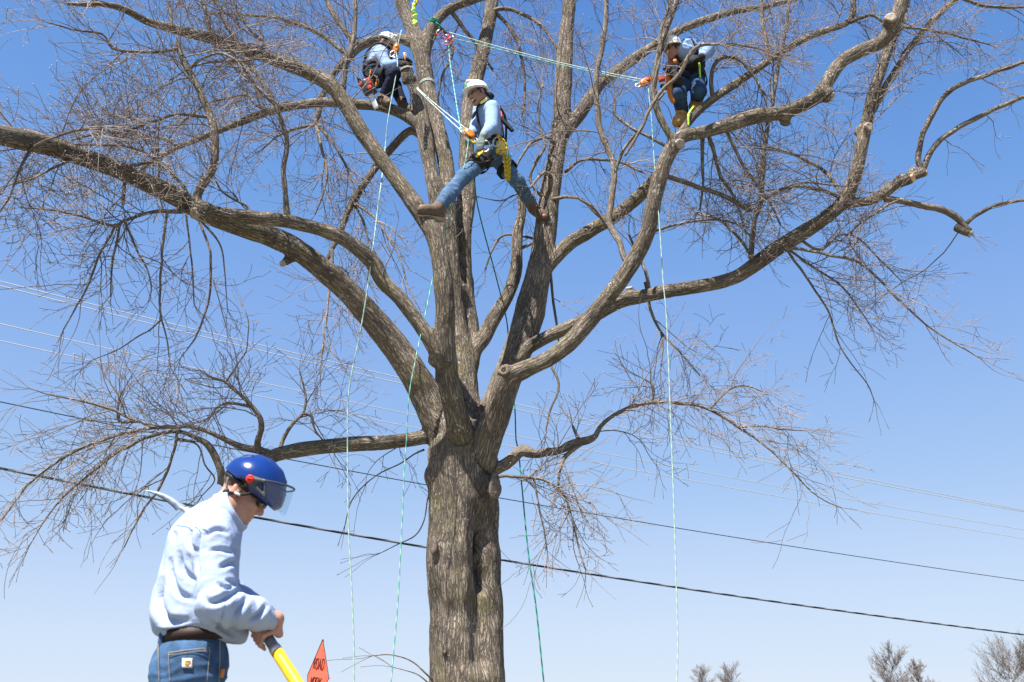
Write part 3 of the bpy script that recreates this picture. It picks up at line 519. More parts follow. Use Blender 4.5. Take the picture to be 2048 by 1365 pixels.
br('t4', [(360, 296, 8, .65), (330, 280, 7, .55), (300, 272, 6, .5), (250, 268, 5, .45), (200, 265, 4, .4), (150, 280, 3, .35)], False, 1.8, .1)
br('t5', [(240, 350, 9, -1.78), (260, 335, 8, -1.85), (310, 325, 6, -1.9), (345, 350, 6, -1.9), (375, 388, 5, -1.85)], False, 1.4, .1)
br('t6', [(380, 400, 9, -1.35), (360, 365, 7, -1.5), (320, 325, 6, -1.6), (260, 295, 6, -1.75), (180, 290, 5, -1.95), (90, 292, 4, -2.15), (0, 302, 3, -2.4)], False, 1.6, .1)
br('t7', [(60, 300, 8, -2.7), (95, 280, 6, -2.75), (150, 262, 5, -2.8), (205, 258, 4, -2.85)], False, 1.6, .1)
br('t8', [(560, 222, 8, .3), (515, 212, 7, .26), (495, 190, 6, .22), (460, 195, 6, .2), (420, 205, 5, .15), (380, 232, 4, .1)], False, 1.9, .1)
br('t9', [(500, 445, 8, -1.3), (496, 415, 6, -1.32), (470, 400, 5, -1.35), (445, 385, 4, -1.4), (430, 360, 3, -1.45)], False, 1.3, .1)
br('t10', [(510, 108, 8, -.95), (530, 88, 7, -1.0), (500, 60, 6, -1.05), (475, 20, 5, -1.1), (465, -20, 4, -1.12)], False, 1.6, .1)
br('t11', [(600, 140, 8, -.78), (590, 120, 7, -.8), (545, 115, 6, -.84), (470, 122, 5, -.9), (400, 128, 4, -1.0), (340, 160, 3, -1.1)], False, 1.8, .1)
br('h1', [(400, 420, 11, -1.3), (352, 424, 9, -1.4), (318, 424, 8, -1.5), (281, 430, 7, -1.58), (246, 443, 6, -1.65), (225, 453, 6, -1.7), (160, 432, 5, -1.8), (100, 420, 4, -1.9), (40, 415, 3, -2.0)], False, 2.0, .2)
br('h2', [(232, 448, 6, -1.68), (222, 470, 5.5, -1.68), (197, 516, 5, -1.7), (176, 569, 4.5, -1.72), (155, 611, 3.5, -1.74), (127, 660, 2.5, -1.76)], False, 1.9, .2)
br('h3', [(334, 425, 6, -1.48), (330, 455, 5.5, -1.48), (325, 500, 5, -1.48), (320, 560, 5, -1.48), (321, 625, 4.5, -1.48), (334, 681, 3.5, -1.48), (341, 735, 2.5, -1.48)], False, 1.4, .25)
br('h4', [(396, 434, 6, -1.3), (418, 498, 5.5, -1.3), (422, 558, 5, -1.3), (415, 611, 4.5, -1.3), (400, 655, 4, -1.3), (388, 680, 3, -1.3), (362, 716, 2, -1.3)], False, .9, .25)
br('h5', [(250, 442, 6, -1.64), (256, 460, 5, -1.64), (274, 502, 5, -1.64), (292, 534, 4, -1.64), (303, 570, 3, -1.64), (300, 600, 2, -1.64)], False, 1.5, .2)
br('h6', [(240, 446, 6, -1.66), (234, 480, 5, -1.66), (225, 530, 4, -1.66), (222, 590, 3, -1.66)], False, 1.5, .2)
br('h7', [(372, 430, 5, -1.4), (380, 490, 4, -1.4), (386, 560, 3.5, -1.4), (388, 610, 2.5, -1.4)], False, 1.4, .2)
br('h8', [(400, 440, 5, -1.25), (440, 490, 4, -1.2), (450, 550, 3, -1.15), (455, 620, 2, -1.1)], False, 1.0, .3)
br('h9', [(322, 640, 4, -1.48), (300, 660, 3.5, -1.5), (270, 678, 3, -1.52), (235, 700, 2.5, -1.55), (185, 720, 2, -1.6)], False, 1.2, .2)
br('h10', [(250, 345, 8, -1.76), (248, 372, 7, -1.7), (246, 410, 6, -1.66)], False, 1.0, .4)
br('h11', [(150, 316, 7, -2.2), (110, 335, 5, -2.3), (60, 360, 4, -2.4), (10, 372, 3, -2.5), (-60, 400, 2, -2.6)], False, 2.0, .1)
br('h12', [(60, 300, 7, -2.7), (40, 340, 5, -2.7), (15, 400, 4, -2.7), (-20, 450, 3, -2.7)], False, 1.6, .1)
br('m1', [(1098, 400, 9, .1), (1075, 385, 6, 0), (1060, 355, 6, -.05), (1075, 320, 6, -.08), (1090, 290, 6, -.1), (1080, 255, 5, -.12), (1075, 215, 4, -.15), (1085, 170, 3, -.18)], False, 1.6, .15)
br('m2', [(1104, 360, 10, .05), (1090, 345, 8, -.1), (1060, 375, 4.5, -.2), (1030, 390, 3.5, -.25), (1000, 402, 2.5, -.28), (960, 395, 2, -.3)], False, 1.4, .15)
br('m3', [(1130, 345, 7, .1), (1160, 322, 6, -.05), (1190, 318, 6, -.15), (1240, 325, 5, -.2), (1285, 345, 4, -.25)], False, 1.5, .1)
br('m4', [(1118, 300, 8, .1), (1095, 275, 7, -.05), (1065, 285, 6, -.2), (1045, 310, 5, -.3), (1030, 340, 4, -.35)], False, 1.5, .1)
br('m5', [(1100, 400, 8, .05), (1135, 395, 7, -.1), (1165, 400, 6, -.2), (1190, 425, 6, -.25), (1212, 445, 5, -.25)], False, 1.2, .1)
br('m6', [(975, 30, 10, .55), (1000, 18, 9, .5), (1040, 25, 8, .45), (1080, 50, 7, .4), (1110, 90, 5, .38), (1120, 130, 3, .36)], False, 1.4, .1)
br('m7', [(984, 20, 9, .55), (1010, 45, 8, .6), (1035, 85, 7, .65), (1045, 130, 6, .7), (1050, 180, 5, .75), (1045, 230, 4, .8)], False, 1.6, .15)
br('m8', [(850, 120, 8, .25), (880, 60, 7, .5), (905, 100, 6, .6), (885, 150, 5, .65), (878, 190, 3, .7)], False, 1.4, .2)
br('m9', [(1036, 500, 8, .16), (1070, 480, 6, .3), (1010, 470, 5, .35), (985, 500, 4, .4), (970, 540, 3, .42)], False, 1.2, .2)
br('k1', [(1215, 455, 7, -.2), (1190, 420, 6, -.25), (1160, 400, 5, -.3)], False, 1.2, .1)
br('k2', [(1415, 265, 9, -.55), (1430, 310, 8, -.45), (1440, 350, 7, -.4), (1470, 400, 6, -.35), (1490, 460, 4, -.3)], False, 1.1, .1)
br('k3', [(1450, 255, 8, -.6), (1475, 310, 7, -.5), (1500, 350, 6, -.45), (1540, 405, 5, -.4), (1560, 450, 4, -.35)], False, 1.0, .1)
br('k4', [(1405, 270, 9, -.5), (1405, 320, 7, -.4), (1406, 370, 5, -.35), (1400, 420, 4, -.3)], False, 1.1, .1)
br('k5', [(1345, 300, 7, -.3), (1240, 240, 6, -.2), (1230, 200, 5, -.2)], False, .9, .3)
br('k6', [(1690, 400, 8, -.35), (1640, 380, 7, -.45), (1580, 375, 6, -.5), (1540, 392, 5, -.55), (1520, 410, 4, -.55)], False, 1.0, .1)
br('k7', [(1690, 398, 8, -.3), (1650, 345, 7, -.2), (1610, 320, 6, -.15), (1560, 300, 5, -.1), (1510, 290, 4, -.1)], False, 1.2, .1)
br('k8', [(1425, 190, 10, -.5), (1422, 160, 9, -.5), (1430, 130, 8, -.5), (1450, 115, 8, -.5), (1480, 122, 6, -.5), (1510, 155, 5, -.5), (1530, 190, 4, -.5)], False, 1.5, .15)
br('k9', [(1535, 124, 9, -.38), (1532, 80, 8, -.35), (1525, 40, 8, -.32), (1520, -10, 7, -.3)], False, 1.3, .1)
br('k10', [(1700, 45, 9, -.22), (1740, 30, 7, -.25), (1780, 50, 6, -.28), (1850, 60, 5, -.32), (1920, 75, 4, -.36), (1980, 90, 3, -.4)], False, 1.7, .1)
br('k11', [(1920, -5, 8, -.36), (1960, 10, 7, -.4), (2010, 15, 6, -.44), (2070, 14, 5, -.48)], False, 1.5, .1)
br('k12', [(1600, 480, 7, -.2), (1640, 500, 6, -.1), (1680, 470, 5, 0), (1720, 480, 4, .05), (1760, 520, 3, .1), (1800, 560, 2, .1)], False, 1.7, .1)
br('k13', [(1570, 495, 6, -.15), (1620, 530, 5, 0), (1680, 570, 4, .05), (1720, 620, 3, .08), (1745, 660, 2, .1)], False, 1.5, .1)
br('k14', [(1800, 400, 7, -.36), (1760, 420, 5, -.45), (1700, 470, 4, -.5), (1720, 520, 3, -.5)], False, 1.2, .1)
br('k15', [(1280, 500, 7, -.3), (1300, 470, 6, -.2), (1350, 450, 5, -.1), (1430, 440, 4, 0), (1500, 455, 3, 0)], False, 1.4, .1)
br('k16', [(1512, 525, 7, -.1), (1480, 480, 6, .1), (1440, 440, 5, .2), (1400, 430, 4, .25)], False, 1.4, .1)

def world(pts, step_px=9):
    p = np.asarray(pts, float); q = catmull(p, step_px)
    W = np.array([P(x, y, Y0 + d) for x, y, ww, d in q]); r = np.array([max(ww, 1.5) / 2 * PX(W[i])[2] / F for i, (x, y, ww, d) in enumerate(q)])
    return W, r
LEAN = {}
for k in 's1 s1a s1b l4 s2 s3 l5 l5b l8 l8b l8c l8d l8e l8f l9 l9b l9c l9d l9e m6 m7 m8 m9 t4 t8'.split(): LEAN[k] = lambda y: .0012 * max(0, 900 - y)
for k in 'r0 r5 r2 r14 r13 m1 m2 m3 m4 m5'.split(): LEAN[k] = lambda y: .0008 * max(0, 900 - y)
for k in 'l3 l2 u1 u2 u3 u4 u5 u6 t1 t2 t3 t9 t10 t11'.split(): LEAN[k] = lambda y: -.1 * min(1, max(0, (880 - y) / 300))
for k in 'r1 r1b r1b2 r1c r1d r6 r6b k1 k2 k3 k4 k5 k8 k9 k10 r8 r8b r7'.split(): LEAN[k] = lambda y: -.38 * min(1, max(0, (850 - y) / 450))
W = {k: world([(x, y, ww, d + (LEAN[k](y) if k in LEAN else 0)) for x, y, ww, d in v[0]], 12 if v[1] else 9) for k, v in B.items()}
PARTN = {'trunk': 'trunk', 's1': 'trunk', 's1a': 'limb', 's1b': 'limb', 's2': 'limb', 'r0': 'limb'}
tree = empty('old_shade_tree', P(931, 1365, Y0) * [1, 1, 0], 'huge bare spreading tree with several climbers in it, budding twigs and a thick furrowed trunk', 'tree')

# stubs left by pruning saws: (x, y, limb depth offset + towards camera, radius px, outward direction, kind)
CUTS = [(884, 706, -.74, 14, (.42, -.75, .22), 'hole', 13), (1009, 741, -.62, 13, (-.5, -.8, .1), 'hole', 13), (864, 948, -.1, 21, (-.83, -.55, 0), 'flat', 12), (989, 974, -.24, 23, (.62, -.78, -.05), 'flat', 14),
        (1360, 288, -1.04, 11, (.45, -.85, -.2), 'cut', 11), (1825, 356, -.46, 11, (.70, -.66, -.1), 'fresh', 9), (1737, 254, -.52, 11, (.35, -.9, -.1), 'cut', 10), (1663, 193, -1.31, 14, (.85, -.2, -.45), 'cut', 10),
        (390, 428, -1.66, 15, (-.6, -.6, -.5), 'cut', 13), (566, 527, -.85, 9, (-.45, -.5, -.75), 'cut', 7), (928, 576, .42, 14, (.75, -.6, .05), 'cut', 8), (812, 140, .55, 12, (-.3, -.25, .92), 'cut', 14),
        (1781, 36, -1.58, 12, (-.2, -.97, 0), 'cut', 11), (1808, 36, -.68, 10, (.5, -.85, 0), 'cut', 9), (1259, 578, 0, 9, (-.2, -.5, .8), 'cut', 7), (1574, 218, -1.2, 9, (.1, -.4, .9), 'cut', 6), (1852, 346, -.43, 10, (.8, -.3, -.2), 'cut', 6),
        (1940, 468, -.31, 8, (.75, -.2, -.6), 'cut', 8), (868, 1092, -.26, 15, (-.55, -.83, 0), 'flat', 9), (888, 1300, -.3, 8, (-.2, -.97, 0), 'flat', 5)]
CW = []
for x, y, d, rp, n, kind, dr in CUTS:
    c = P(x, y, Y0 + d); m = mpp(x, y, Y0 + d); CW.append((c, nrm(n), rp * m, kind, dr * m))

scaf = [k for k in B if B[k][1]]
sV, sT, n0 = [], [], 0
for k in scaf:
    p, r = W[k]; V, Q, T, A = tube(p, r * np.where(np.arange(len(r)) < 0, 1, 1), 18); sV.append(V); sT.append(tri_all(Q, T) + n0); n0 += len(V)
for c, n, rp, kind, dr in CW:
    back = .16 if kind != 'flat' else .12
    V, Q, T, A = tube(np.array([c - n * back, c - n * .05, c - n * .015, c]), np.array([rp * 1.25, rp * 1.12, rp * 1.05, rp * .9]), 16); sV.append(V); sT.append(tri_all(Q, T) + n0); n0 += len(V)
tmp = bpy.data.objects.new('tmp', mk_mesh('tmp', np.vstack(sV), np.vstack(sT))); COL.objects.link(tmp)
rm = tmp.modifiers.new('r', 'REMESH'); rm.mode = 'VOXEL'; rm.voxel_size = .0165; rm.use_smooth_shade = True
dg = bpy.context.evaluated_depsgraph_get(); ev = tmp.evaluated_get(dg); me = bpy.data.meshes.new_from_object(ev)
V = np.empty(len(me.vertices) * 3); me.vertices.foreach_get('co', V); V = V.reshape(-1, 3)
ls = np.empty(len(me.polygons), int); me.polygons.foreach_get('loop_total', ls)
vi = np.empty(len(me.loops), int); me.loops.foreach_get('vertex_index', vi)
Q = vi.reshape(-1, 4) if np.all(ls == 4) else np.array([list(p.vertices) for p in me.polygons if len(p.vertices) == 4])
bpy.data.objects.remove(tmp)
V = laplace(V, Q, 10, .5)
# nearest skeleton sample -> limb id and bark coordinates
SP, SR, SI, ST, SN, SB, SS = [], [], [], [], [], [], []
for li, k in enumerate(scaf):
    p, r = W[k]; T, N, Bn = frames(p); s = np.concatenate([[0], np.cumsum(np.linalg.norm(np.diff(p, axis=0), axis=1))])
    SP.append(p); SR.append(r); SI.append(np.full(len(p), li)); ST.append(T); SN.append(N); SB.append(Bn); SS.append(s + li * 3.7)
SP, SR, SI, ST, SN, SB, SS = [np.concatenate(a) for a in (SP, SR, SI, ST, SN, SB, SS)]
near = np.empty(len(V), int)
for a in range(0, len(V), 8000):
    v = V[a:a + 8000].astype(np.float32); d2 = (v ** 2).sum(1)[:, None] + (SP ** 2).sum(1)[None].astype(np.float32) - 2 * v @ SP.T.astype(np.float32)
    near[a:a + 8000] = np.argmin(np.sqrt(np.maximum(d2, 0)) - SR[None], 1)
dv = V - SP[near]; tt = (dv * ST[near]).sum(1)
bark = np.stack([(dv * SN[near]).sum(1), (dv * SB[near]).sum(1), SS[near] + tt], 1)
nv = vnormals(V, Q); rad = SR[near]
big = np.clip(rad / .3, .12, 1)
# lumps, flutes of the trunk, long hollow seam, ridges of the bark
dis = .020 * big * vnoise(V * 3.1, 1) + .014 * big * vnoise(V * 7.0, 2)
bx = bark * [1, 1, .16]
rdg = 1 - np.abs(vnoise(bx * 26 + .35 * vnoise(bx * 9, 4)[:, None], 5)) * 1.6
dis += .006 * np.clip(rad / .12, .15, 1) * rdg + .004 * np.clip(rad / .15, .1, 1) * vnoise(bx * 60, 6)
tk = (SI[near] == scaf.index('trunk')); ang = np.arctan2(bark[:, 1], bark[:, 0])
dis += np.where(tk, .022 * np.sin(ang * 4 + 1.3 * vnoise(V * [.3, .3, .8], 9) + V[:, 2] * .25), 0)
def groove(px, y0, y1, wpx, dep):
    global dis
    for yy in np.linspace(y0, y1, int((y1 - y0) / 14) + 1):
        c = P(px + 4 * math.sin(yy * .05), yy, Y0 - .31); q = np.exp(-((V[:, 0] - c[0]) / (wpx * .0049)) ** 2 - ((V[:, 2] - c[2]) / .075) ** 2) * (V[:, 1] < Y0 - .02)
        dis -= dep * q * .62
groove(971, 1070, 1162, 10, .22); groove(962, 1020, 1330, 24, .05); groove(948, 1010, 1290, 15, .030); groove(915, 1060, 1330, 10, .022)
V = V + nv * dis[:, None]
for k in range(2): pass
nv = vnormals(V, Q)
# split into trunk and limbs, keeping the joint shading
lid = SI[near]; fid = np.where(lid[Q[:, 0]] == lid[Q[:, 1]], lid[Q[:, 0]], lid[Q[:, 2]])
groups = {}
for li, k in enumerate(scaf):
    key = 'trunk' if k in ('trunk', 's1') else k; groups.setdefault(key, []).append(li)
for key, ids in groups.items():
    q = Q[np.isin(fid, ids)]
    if not len(q): continue
    u, inv = np.unique(q.ravel(), return_inverse=True)
    m = mk_mesh('trunk' if key == 'trunk' else 'limb', V[u], inv.reshape(-1, 4).astype(np.int32), bark[u])
    m.normals_split_custom_set_from_vertices([tuple(x) for x in nv[u]])
    link('trunk' if key == 'trunk' else 'limb', m, M['bark'], tree)
for c, n, rp, kind, dr in CW:
    gg = Geo(); u = (0, 0, 1) if kind == 'flat' else None
    gg.disc(c + n * .012, n, dr * (1.9 if kind == 'flat' else 1.0), dr * (1.0 if kind == 'flat' else .9), u, th=.006, rough=.09, hole=.05 if kind == 'hole' else 0)
    o = gg.build('cut_face', M['fresh' if kind == 'fresh' else 'scar' if kind in ('flat', 'hole') else 'cut'], tree)
    if kind == 'hole':
        hg = Geo(); hg.disc(c + n * .017, n, dr * .42, dr * .36, None, th=.002, rough=.12, hole=.02); hg.build('knothole', M['hole'], o)
    if kind == 'fresh': o['label'] = 'freshly sawn orange cut face'

# side branches as single parts
def sweep_branch(k):
    p, r = W[k]; n = len(p)
    s = np.arange(n)[:, None] * .35; wob = np.stack([vnoise(np.hstack([s, s * 0 + hash_(k), s * 0 + q]), 3) for q in (1.5, 7.5)], 1)
    T, N, Bn = frames(p); e = np.clip(np.arange(n) / 4, 0, 1)[:, None]
    p = p + (N * wob[:, :1] + Bn * wob[:, 1:]) * np.minimum(r, .02)[:, None] * .8 * e
    r = r * (1 + .12 * vnoise(np.hstack([s * 3, s * 0 + hash_(k), s * 0]), 8)); W[k] = (p, r)
    gg = Geo(); gg.tube(p, r, 9 if r.max() > .02 else 6); gg.build('branch', M['bark2'], tree)
def hash_(k): return (sum(ord(c) * (i + 3) for i, c in enumerate(k)) % 97) + .5
for k in B:
    if not B[k][1]: sweep_branch(k)

# ------------------------------------------------------------------ twigs
DENS = """.6 .6 1 1 1 1 1 .8 .9 .9 1 1 1 1 1 .9
.35 .8 1 1 1 1 .9 .7 .7 .9 1 .9 1 .9 .7 .5
.9 1 1 1 .8 .9 .6 .3 .8 .9 1 1 1 .8 .35 .3
1 1 .9 .5 .4 1 .4 .5 .5 .8 .8 1 1 .9 .25 .6
.25 .8 .7 .45 .15 .9 .35 .5 .3 .4 .3 .35 .6 .7 .7 .3
.03 .3 .4 .25 .2 .9 .4 .3 .3 .4 .5 .5 .45 .65 .7 .5
.4 .9 1 1 1 .8 .3 .2 .5 .7 .9 1 .8 .2 .05 .0
.8 1 1 .8 .6 .4 .4 .3 .9 .9 .5 .5 .8 .3 0 0
.7 .5 .3 .0 0 .2 .3 0 .9 .6 .1 .05 .3 .1 0 0
.05 0 0 0 0 0 0 0 .3 .05 0 0 0 0 0 0
0 0 0 0 0 0 0 0 0 0 0 0 0 0 0 0"""
DENS = [[float(v) for v in l.split()] for l in DENS.split('\n')]
def dens(p):
    d = p[1]; 
    if d < 1: return 0
    z = cp * p[1] + sp_ * (p[2] - CAMZ); u = 1024 + F * p[0] / z; v = 682.5 - F * (-sp_ * p[1] + cp * (p[2] - CAMZ)) / z
    if p[1] < 9.7:
        for ex, ey, ax_, ay_ in ((1375, 165, 50, 90), (965, 280, 75, 120), (772, 150, 48, 75)):
            if ((u - ex) / ax_) ** 2 + ((v - ey) / ay_) ** 2 < 1: return .12 if ex < 1300 else .33
    if v < 0: return .9 if -60 < u < 2100 else .6
    if u < 0 or u > 2047: return .5
    if v > 1364: return 0
    x = u / 128 - .5; y = v / 124.1 - .5; i, j = int(math.floor(y)), int(math.floor(x)); fy, fx = y - i, x - j
    g = lambda a, b: DENS[min(max(a, 0), 10)][min(max(b, 0), 15)]
    return (g(i, j) * (1 - fx) + g(i, j + 1) * fx) * (1 - fy) + (g(i + 1, j) * (1 - fx) + g(i + 1, j + 1) * fx) * fy
rd = random.Random(5); U = rd.uniform
TW = {}; BUDS = []
def norm3(x, y, z):
    l = math.sqrt(x * x + y * y + z * z) + 1e-9; return x / l, y / l, z / l
def side_dir(t, ang, up=0.0):
    while True:
        a = (U(-1, 1), U(-1, 1), U(-1, 1) + up); k = a[0] * t[0] + a[1] * t[1] + a[2] * t[2]
        q = (a[0] - k * t[0], a[1] - k * t[1], a[2] - k * t[2]); l = math.sqrt(q[0] ** 2 + q[1] ** 2 + q[2] ** 2)
        if l > .3: break
    c, s = math.cos(ang), math.sin(ang) / l
    return (t[0] * c + q[0] * s, t[1] * c + q[1] * s, t[2] * c + q[2] * s)
def grow(p, d, L, r0, lev, droop):
    n = max(3, min(14, int(L / (.085 if lev < 2 else .055)) + 1)); st = L / (n - 1); pts = [p]; jit = .20 if lev < 2 else .28
    bend = (U(-.05, .05), U(-.05, .05), U(-.03, .03)); dirs = [d]
    for i in range(1, n):
        f = i / n; g = -droop * (1.0 - 1.5 * f)          # sag first, tips lift
        d = norm3(d[0] + U(-jit, jit) + bend[0], d[1] + U(-jit, jit) + bend[1], d[2] + U(-jit, jit) + bend[2] + g)
        p = (p[0] + d[0] * st, p[1] + d[1] * st, p[2] + d[2] * st); pts.append(p); dirs.append(d)
    rs = [max(.0023, r0 * (1 - .72 * i / (n - 1))) for i in range(n)]
    TW.setdefault(n, []).append((pts, rs))
    if lev >= 1 and U(0, 1) < .75: BUDS.append((p, d, U(.006, .0105)))
    if lev >= 2:
        for i in range(1, n - 1):
            if U(0, 1) < .30: BUDS.append((pts[i], side_dir(dirs[i], 1.1), U(.0045, .008)))
        if lev >= 3: return
    sgn = 0
    for i in range(1, n - 1):
        pr = (.0, .80, .50, 0)[lev] if lev else 0
        if U(0, 1) > pr: continue
        dn = dens(pts[i])
        if U(0, 1) > dn * 1.15: continue
        rem = L * (1 - i / n)
        if lev == 1: cl = max(.14, min(.75, rem * U(.45, .95)))
        else: cl = max(.07, min(.30, rem * U(.45, 1.0)))
        grow(pts[i], side_dir(dirs[i], U(.55, 1.05), .25 if pts[i][2] > 3 else 0), cl, rs[i] * .66, lev + 1, droop * .5)
for k, (pts, sc_, tw, t0) in B.items():
    if tw <= 0: continue
    p, r = W[k]; seg = np.linalg.norm(np.diff(p, axis=0), axis=1); s = np.concatenate([[0], np.cumsum(seg)]); Ls = s[-1]
    T = np.gradient(p, axis=0); T /= np.linalg.norm(T, axis=1)[:, None] + 1e-9
    x = t0 * Ls + U(0, .1)
    while x < Ls:
        i = min(int(np.searchsorted(s, x)), len(p) - 1); q = tuple(p[i]); dn = dens(q)
        if U(0, 1) < dn ** .7 * 1.05:
            thin = 1 if r[i] < .03 else 0
            end = 1 - x / Ls
            if thin: Lb = U(.32, .85) + .75 * end * U(.2, 1); ang = U(.5, 1.0)
            else: Lb = U(.45, 1.6); ang = U(.7, 1.3)
            drp = U(.0, .09) if thin else U(-.05, .16)
            dd = side_dir(tuple(T[i]), ang, U(-.35, .35))
            e = (q[0] + dd[0] * Lb * .7, q[1] + dd[1] * Lb * .7, q[2] + dd[2] * Lb * .7)
            if U(0, 1) < dens(e) * 1.2 + .03:
                grow(q, dd, Lb, max(.0026, min(r[i] * .55, .0035 + .0036 * Lb)), 1, drp)
        x += U(.6, 1.4) * (.155 if r[i] < .035 else .30) / tw
    if not sc_ or k in ('l3',):                                          # the thin end itself forks into twigs
        for _ in range(3): grow(tuple(p[-1]), side_dir(tuple(T[-1]), U(.1, .6)), U(.2, .5), max(.0022, min(.0042, r[-1] * .8)), 1, .03)
# boughs whose stems come from above and behind the frame
def loose(x, y, Y, n, spread, down):
    for _ in range(n):
        q = P(x + U(-spread, spread), y + U(-spread, spread) * .6, Y + U(-.7, .7))
        d = norm3(U(-1, 1), U(-.6, .6), -down + U(-.5, .5)); L = U(.7, 1.6)
        grow(tuple(q), d, L, U(.005, .009), 1, U(-.02, .06))
tg = Geo()
for n, lst in TW.items():
    Pn = np.array([a for a, b in lst]); Rn = np.array([b for a, b in lst]); m = len(lst)
    T = np.gradient(Pn, axis=1); T /= np.linalg.norm(T, axis=2)[..., None] + 1e-9
    ref = np.tile(np.array([.3, .9, .25]), (m, 1)); N = np.cross(T, ref[:, None]); N /= np.linalg.norm(N, axis=2)[..., None] + 1e-6; Bq = np.cross(T, N)
    a = np.arange(3) * 2 * math.pi / 3
    Vt = Pn[:, :, None] + Rn[:, :, None, None] * (N[:, :, None] * np.cos(a)[None, None, :, None] + Bq[:, :, None] * np.sin(a)[None, None, :, None])
    base = np.arange(m)[:, None, None] * n * 3; i = np.arange(n - 1)[None, :, None]; j = np.arange(3)[None, None, :]; j2 = (j + 1) % 3
    q = np.stack([base + i * 3 + j, base + i * 3 + j2, base + (i + 1) * 3 + j2, base + (i + 1) * 3 + j], -1).reshape(-1, 4)
    Vt = Vt.reshape(-1, 3); tg.V.append(Vt); tg.T.append(q + tg.n); tg.A.append(Vt); tg.n += len(Vt)
to = link('twigs', mk_mesh('twigs', np.vstack(tg.V), np.vstack(tg.T).astype(np.int32)), M['twig'], tree); to['kind'] = 'stuff'
bp_ = np.array([b[0] for b in BUDS]); bd = np.array([b[1] for b in BUDS]); bs = np.array([b[2] for b in BUDS])
u = np.cross(bd, [.31, .2, .9]); u /= np.linalg.norm(u, axis=1)[:, None] + 1e-9; v = np.cross(bd, u); s = bs[:, None]
BV = np.stack([bp_ - bd * s * .6, bp_ + u * s * .62, bp_ + v * s * .62, bp_ - u * s * .62, bp_ - v * s * .62, bp_ + bd * s * 1.5], 1).reshape(-1, 3)
ft = np.array([[0, 2, 1], [0, 3, 2], [0, 4, 3], [0, 1, 4], [5, 1, 2], [5, 2, 3], [5, 3, 4], [5, 4, 1]])
bo = link('buds', mk_mesh('buds', BV, (np.arange(len(bp_))[:, None, None] * 6 + ft[None]).reshape(-1, 3).astype(np.int32)), M['bud'], tree); bo['kind'] = 'stuff'
print('scaffold verts', len(V), 'twigs', sum(len(l) for l in TW.values()), 'buds', len(BUDS))
# ------------------------------------------------------------------ people
def frame(f, up):
    f = nrm(f); l = nrm(np.cross(up, f)); u = np.cross(f, l); return np.stack([f, l, u], 1)       # columns: forward, left, up
def head_ops(f, o, M, neck, s=1.0):
    q = lambda x, y, z: np.asarray(o) + M @ (np.array([x, y, z]) * s)
    e = lambda c, r, k=.02, m='u': f.ell(q(*c), np.array(r) * s, M, k, m)
    e((-.012, 0, .045), (.098, .077, .090)); e((.040, 0, -.035), (.058, .060, .078), .03)
    for y in (-1, 1):
        f.cap(q(.0, .058 * y, -.055), q(.068, .022 * y, -.100), .020 * s, .018 * s, .03)
        e((.078, .040 * y, -.022), (.022, .022, .020), .03)                       # cheek bone
    e((.078, 0, -.102), (.024, .024, .020), .03)                                  # chin
    f.cap(q(.088, 0, .018), q(.116, 0, -.026), .009 * s, .0135 * s, .014)         # nose
    for y in (-1, 1): e((.103, .012 * y, -.033), (.011, .008, .008), .008)
    e((.082, 0, .036), (.020, .052, .014), .025)                                  # brow
    for y in (-1, 1):
        e((.098, .032 * y, .010), (.014, .018, .011), .012, 's'); e((.080, .032 * y, .010), (.013, .013, .013), .004)
    e((.094, 0, -.060), (.013, .024, .007), .008); e((.091, 0, -.074), (.013, .021, .008), .008)
    e((.106, 0, -.067), (.012, .022, .0022), .004, 's')
    for y in (-1, 1):                                                             # ears
        e((-.008, .080 * y, -.004), (.021, .008, .033), .006); e((-.001, .089 * y, -.002), (.010, .006, .017), .006, 's')
    f.cap(q(-.022, 0, -.045), neck, .056 * s, .062 * s, .03)
def arc_pts(c, a, q, rad, t0, t1, n, off):
    b = np.cross(a, q); return [c + a * off + rad * (q * math.cos(t) + b * math.sin(t)) for t in np.linspace(t0, t1, n)]
def grip_ops(f, wrist, c, axis, q, rp, sgn=1, s=1.0):
    """a closed hand round a bar: c on the bar, q from bar towards the back of the hand; fingers wrap with turning sense sgn"""
    a = nrm(axis); q = nrm(np.asarray(q) - a * (np.asarray(q) @ a)); b = np.cross(a, q) * sgn; kn = []
    for i, (o, L) in enumerate(((.033, 1.0), (.011, 1.08), (-.011, 1.02), (-.032, .85))):
        R_ = rp + .011 * s; pts = [np.asarray(c) + a * o * s + R_ * 1.18 * (q * math.cos(t) + b * math.sin(t)) for t in np.array([-.35, .45, 1.5, 2.6, 3.5]) * (.85 + .15 * L)]
        kn.append(pts[0]); rr = np.array([.0125, .0115, .0105, .0098, .0088]) * s * (.9 if i == 3 else 1); f.chain(pts, rr, .005)
    for k in kn: f.cap(wrist, k, .021 * s, .014 * s, .014)
    th = [np.asarray(wrist) * .55 + kn[0] * .45 - b * .012, np.asarray(c) + a * .045 * s + (rp + .014) * (q * .3 - b * .95), np.asarray(c) + a * .052 * s + (rp + .012) * (-q * .75 - b * .65), np.asarray(c) + a * .045 * s + (rp + .011) * (-q * .98 + b * .1)]
    f.chain(th, np.array([.016, .0135, .012, .010]) * s, .010)
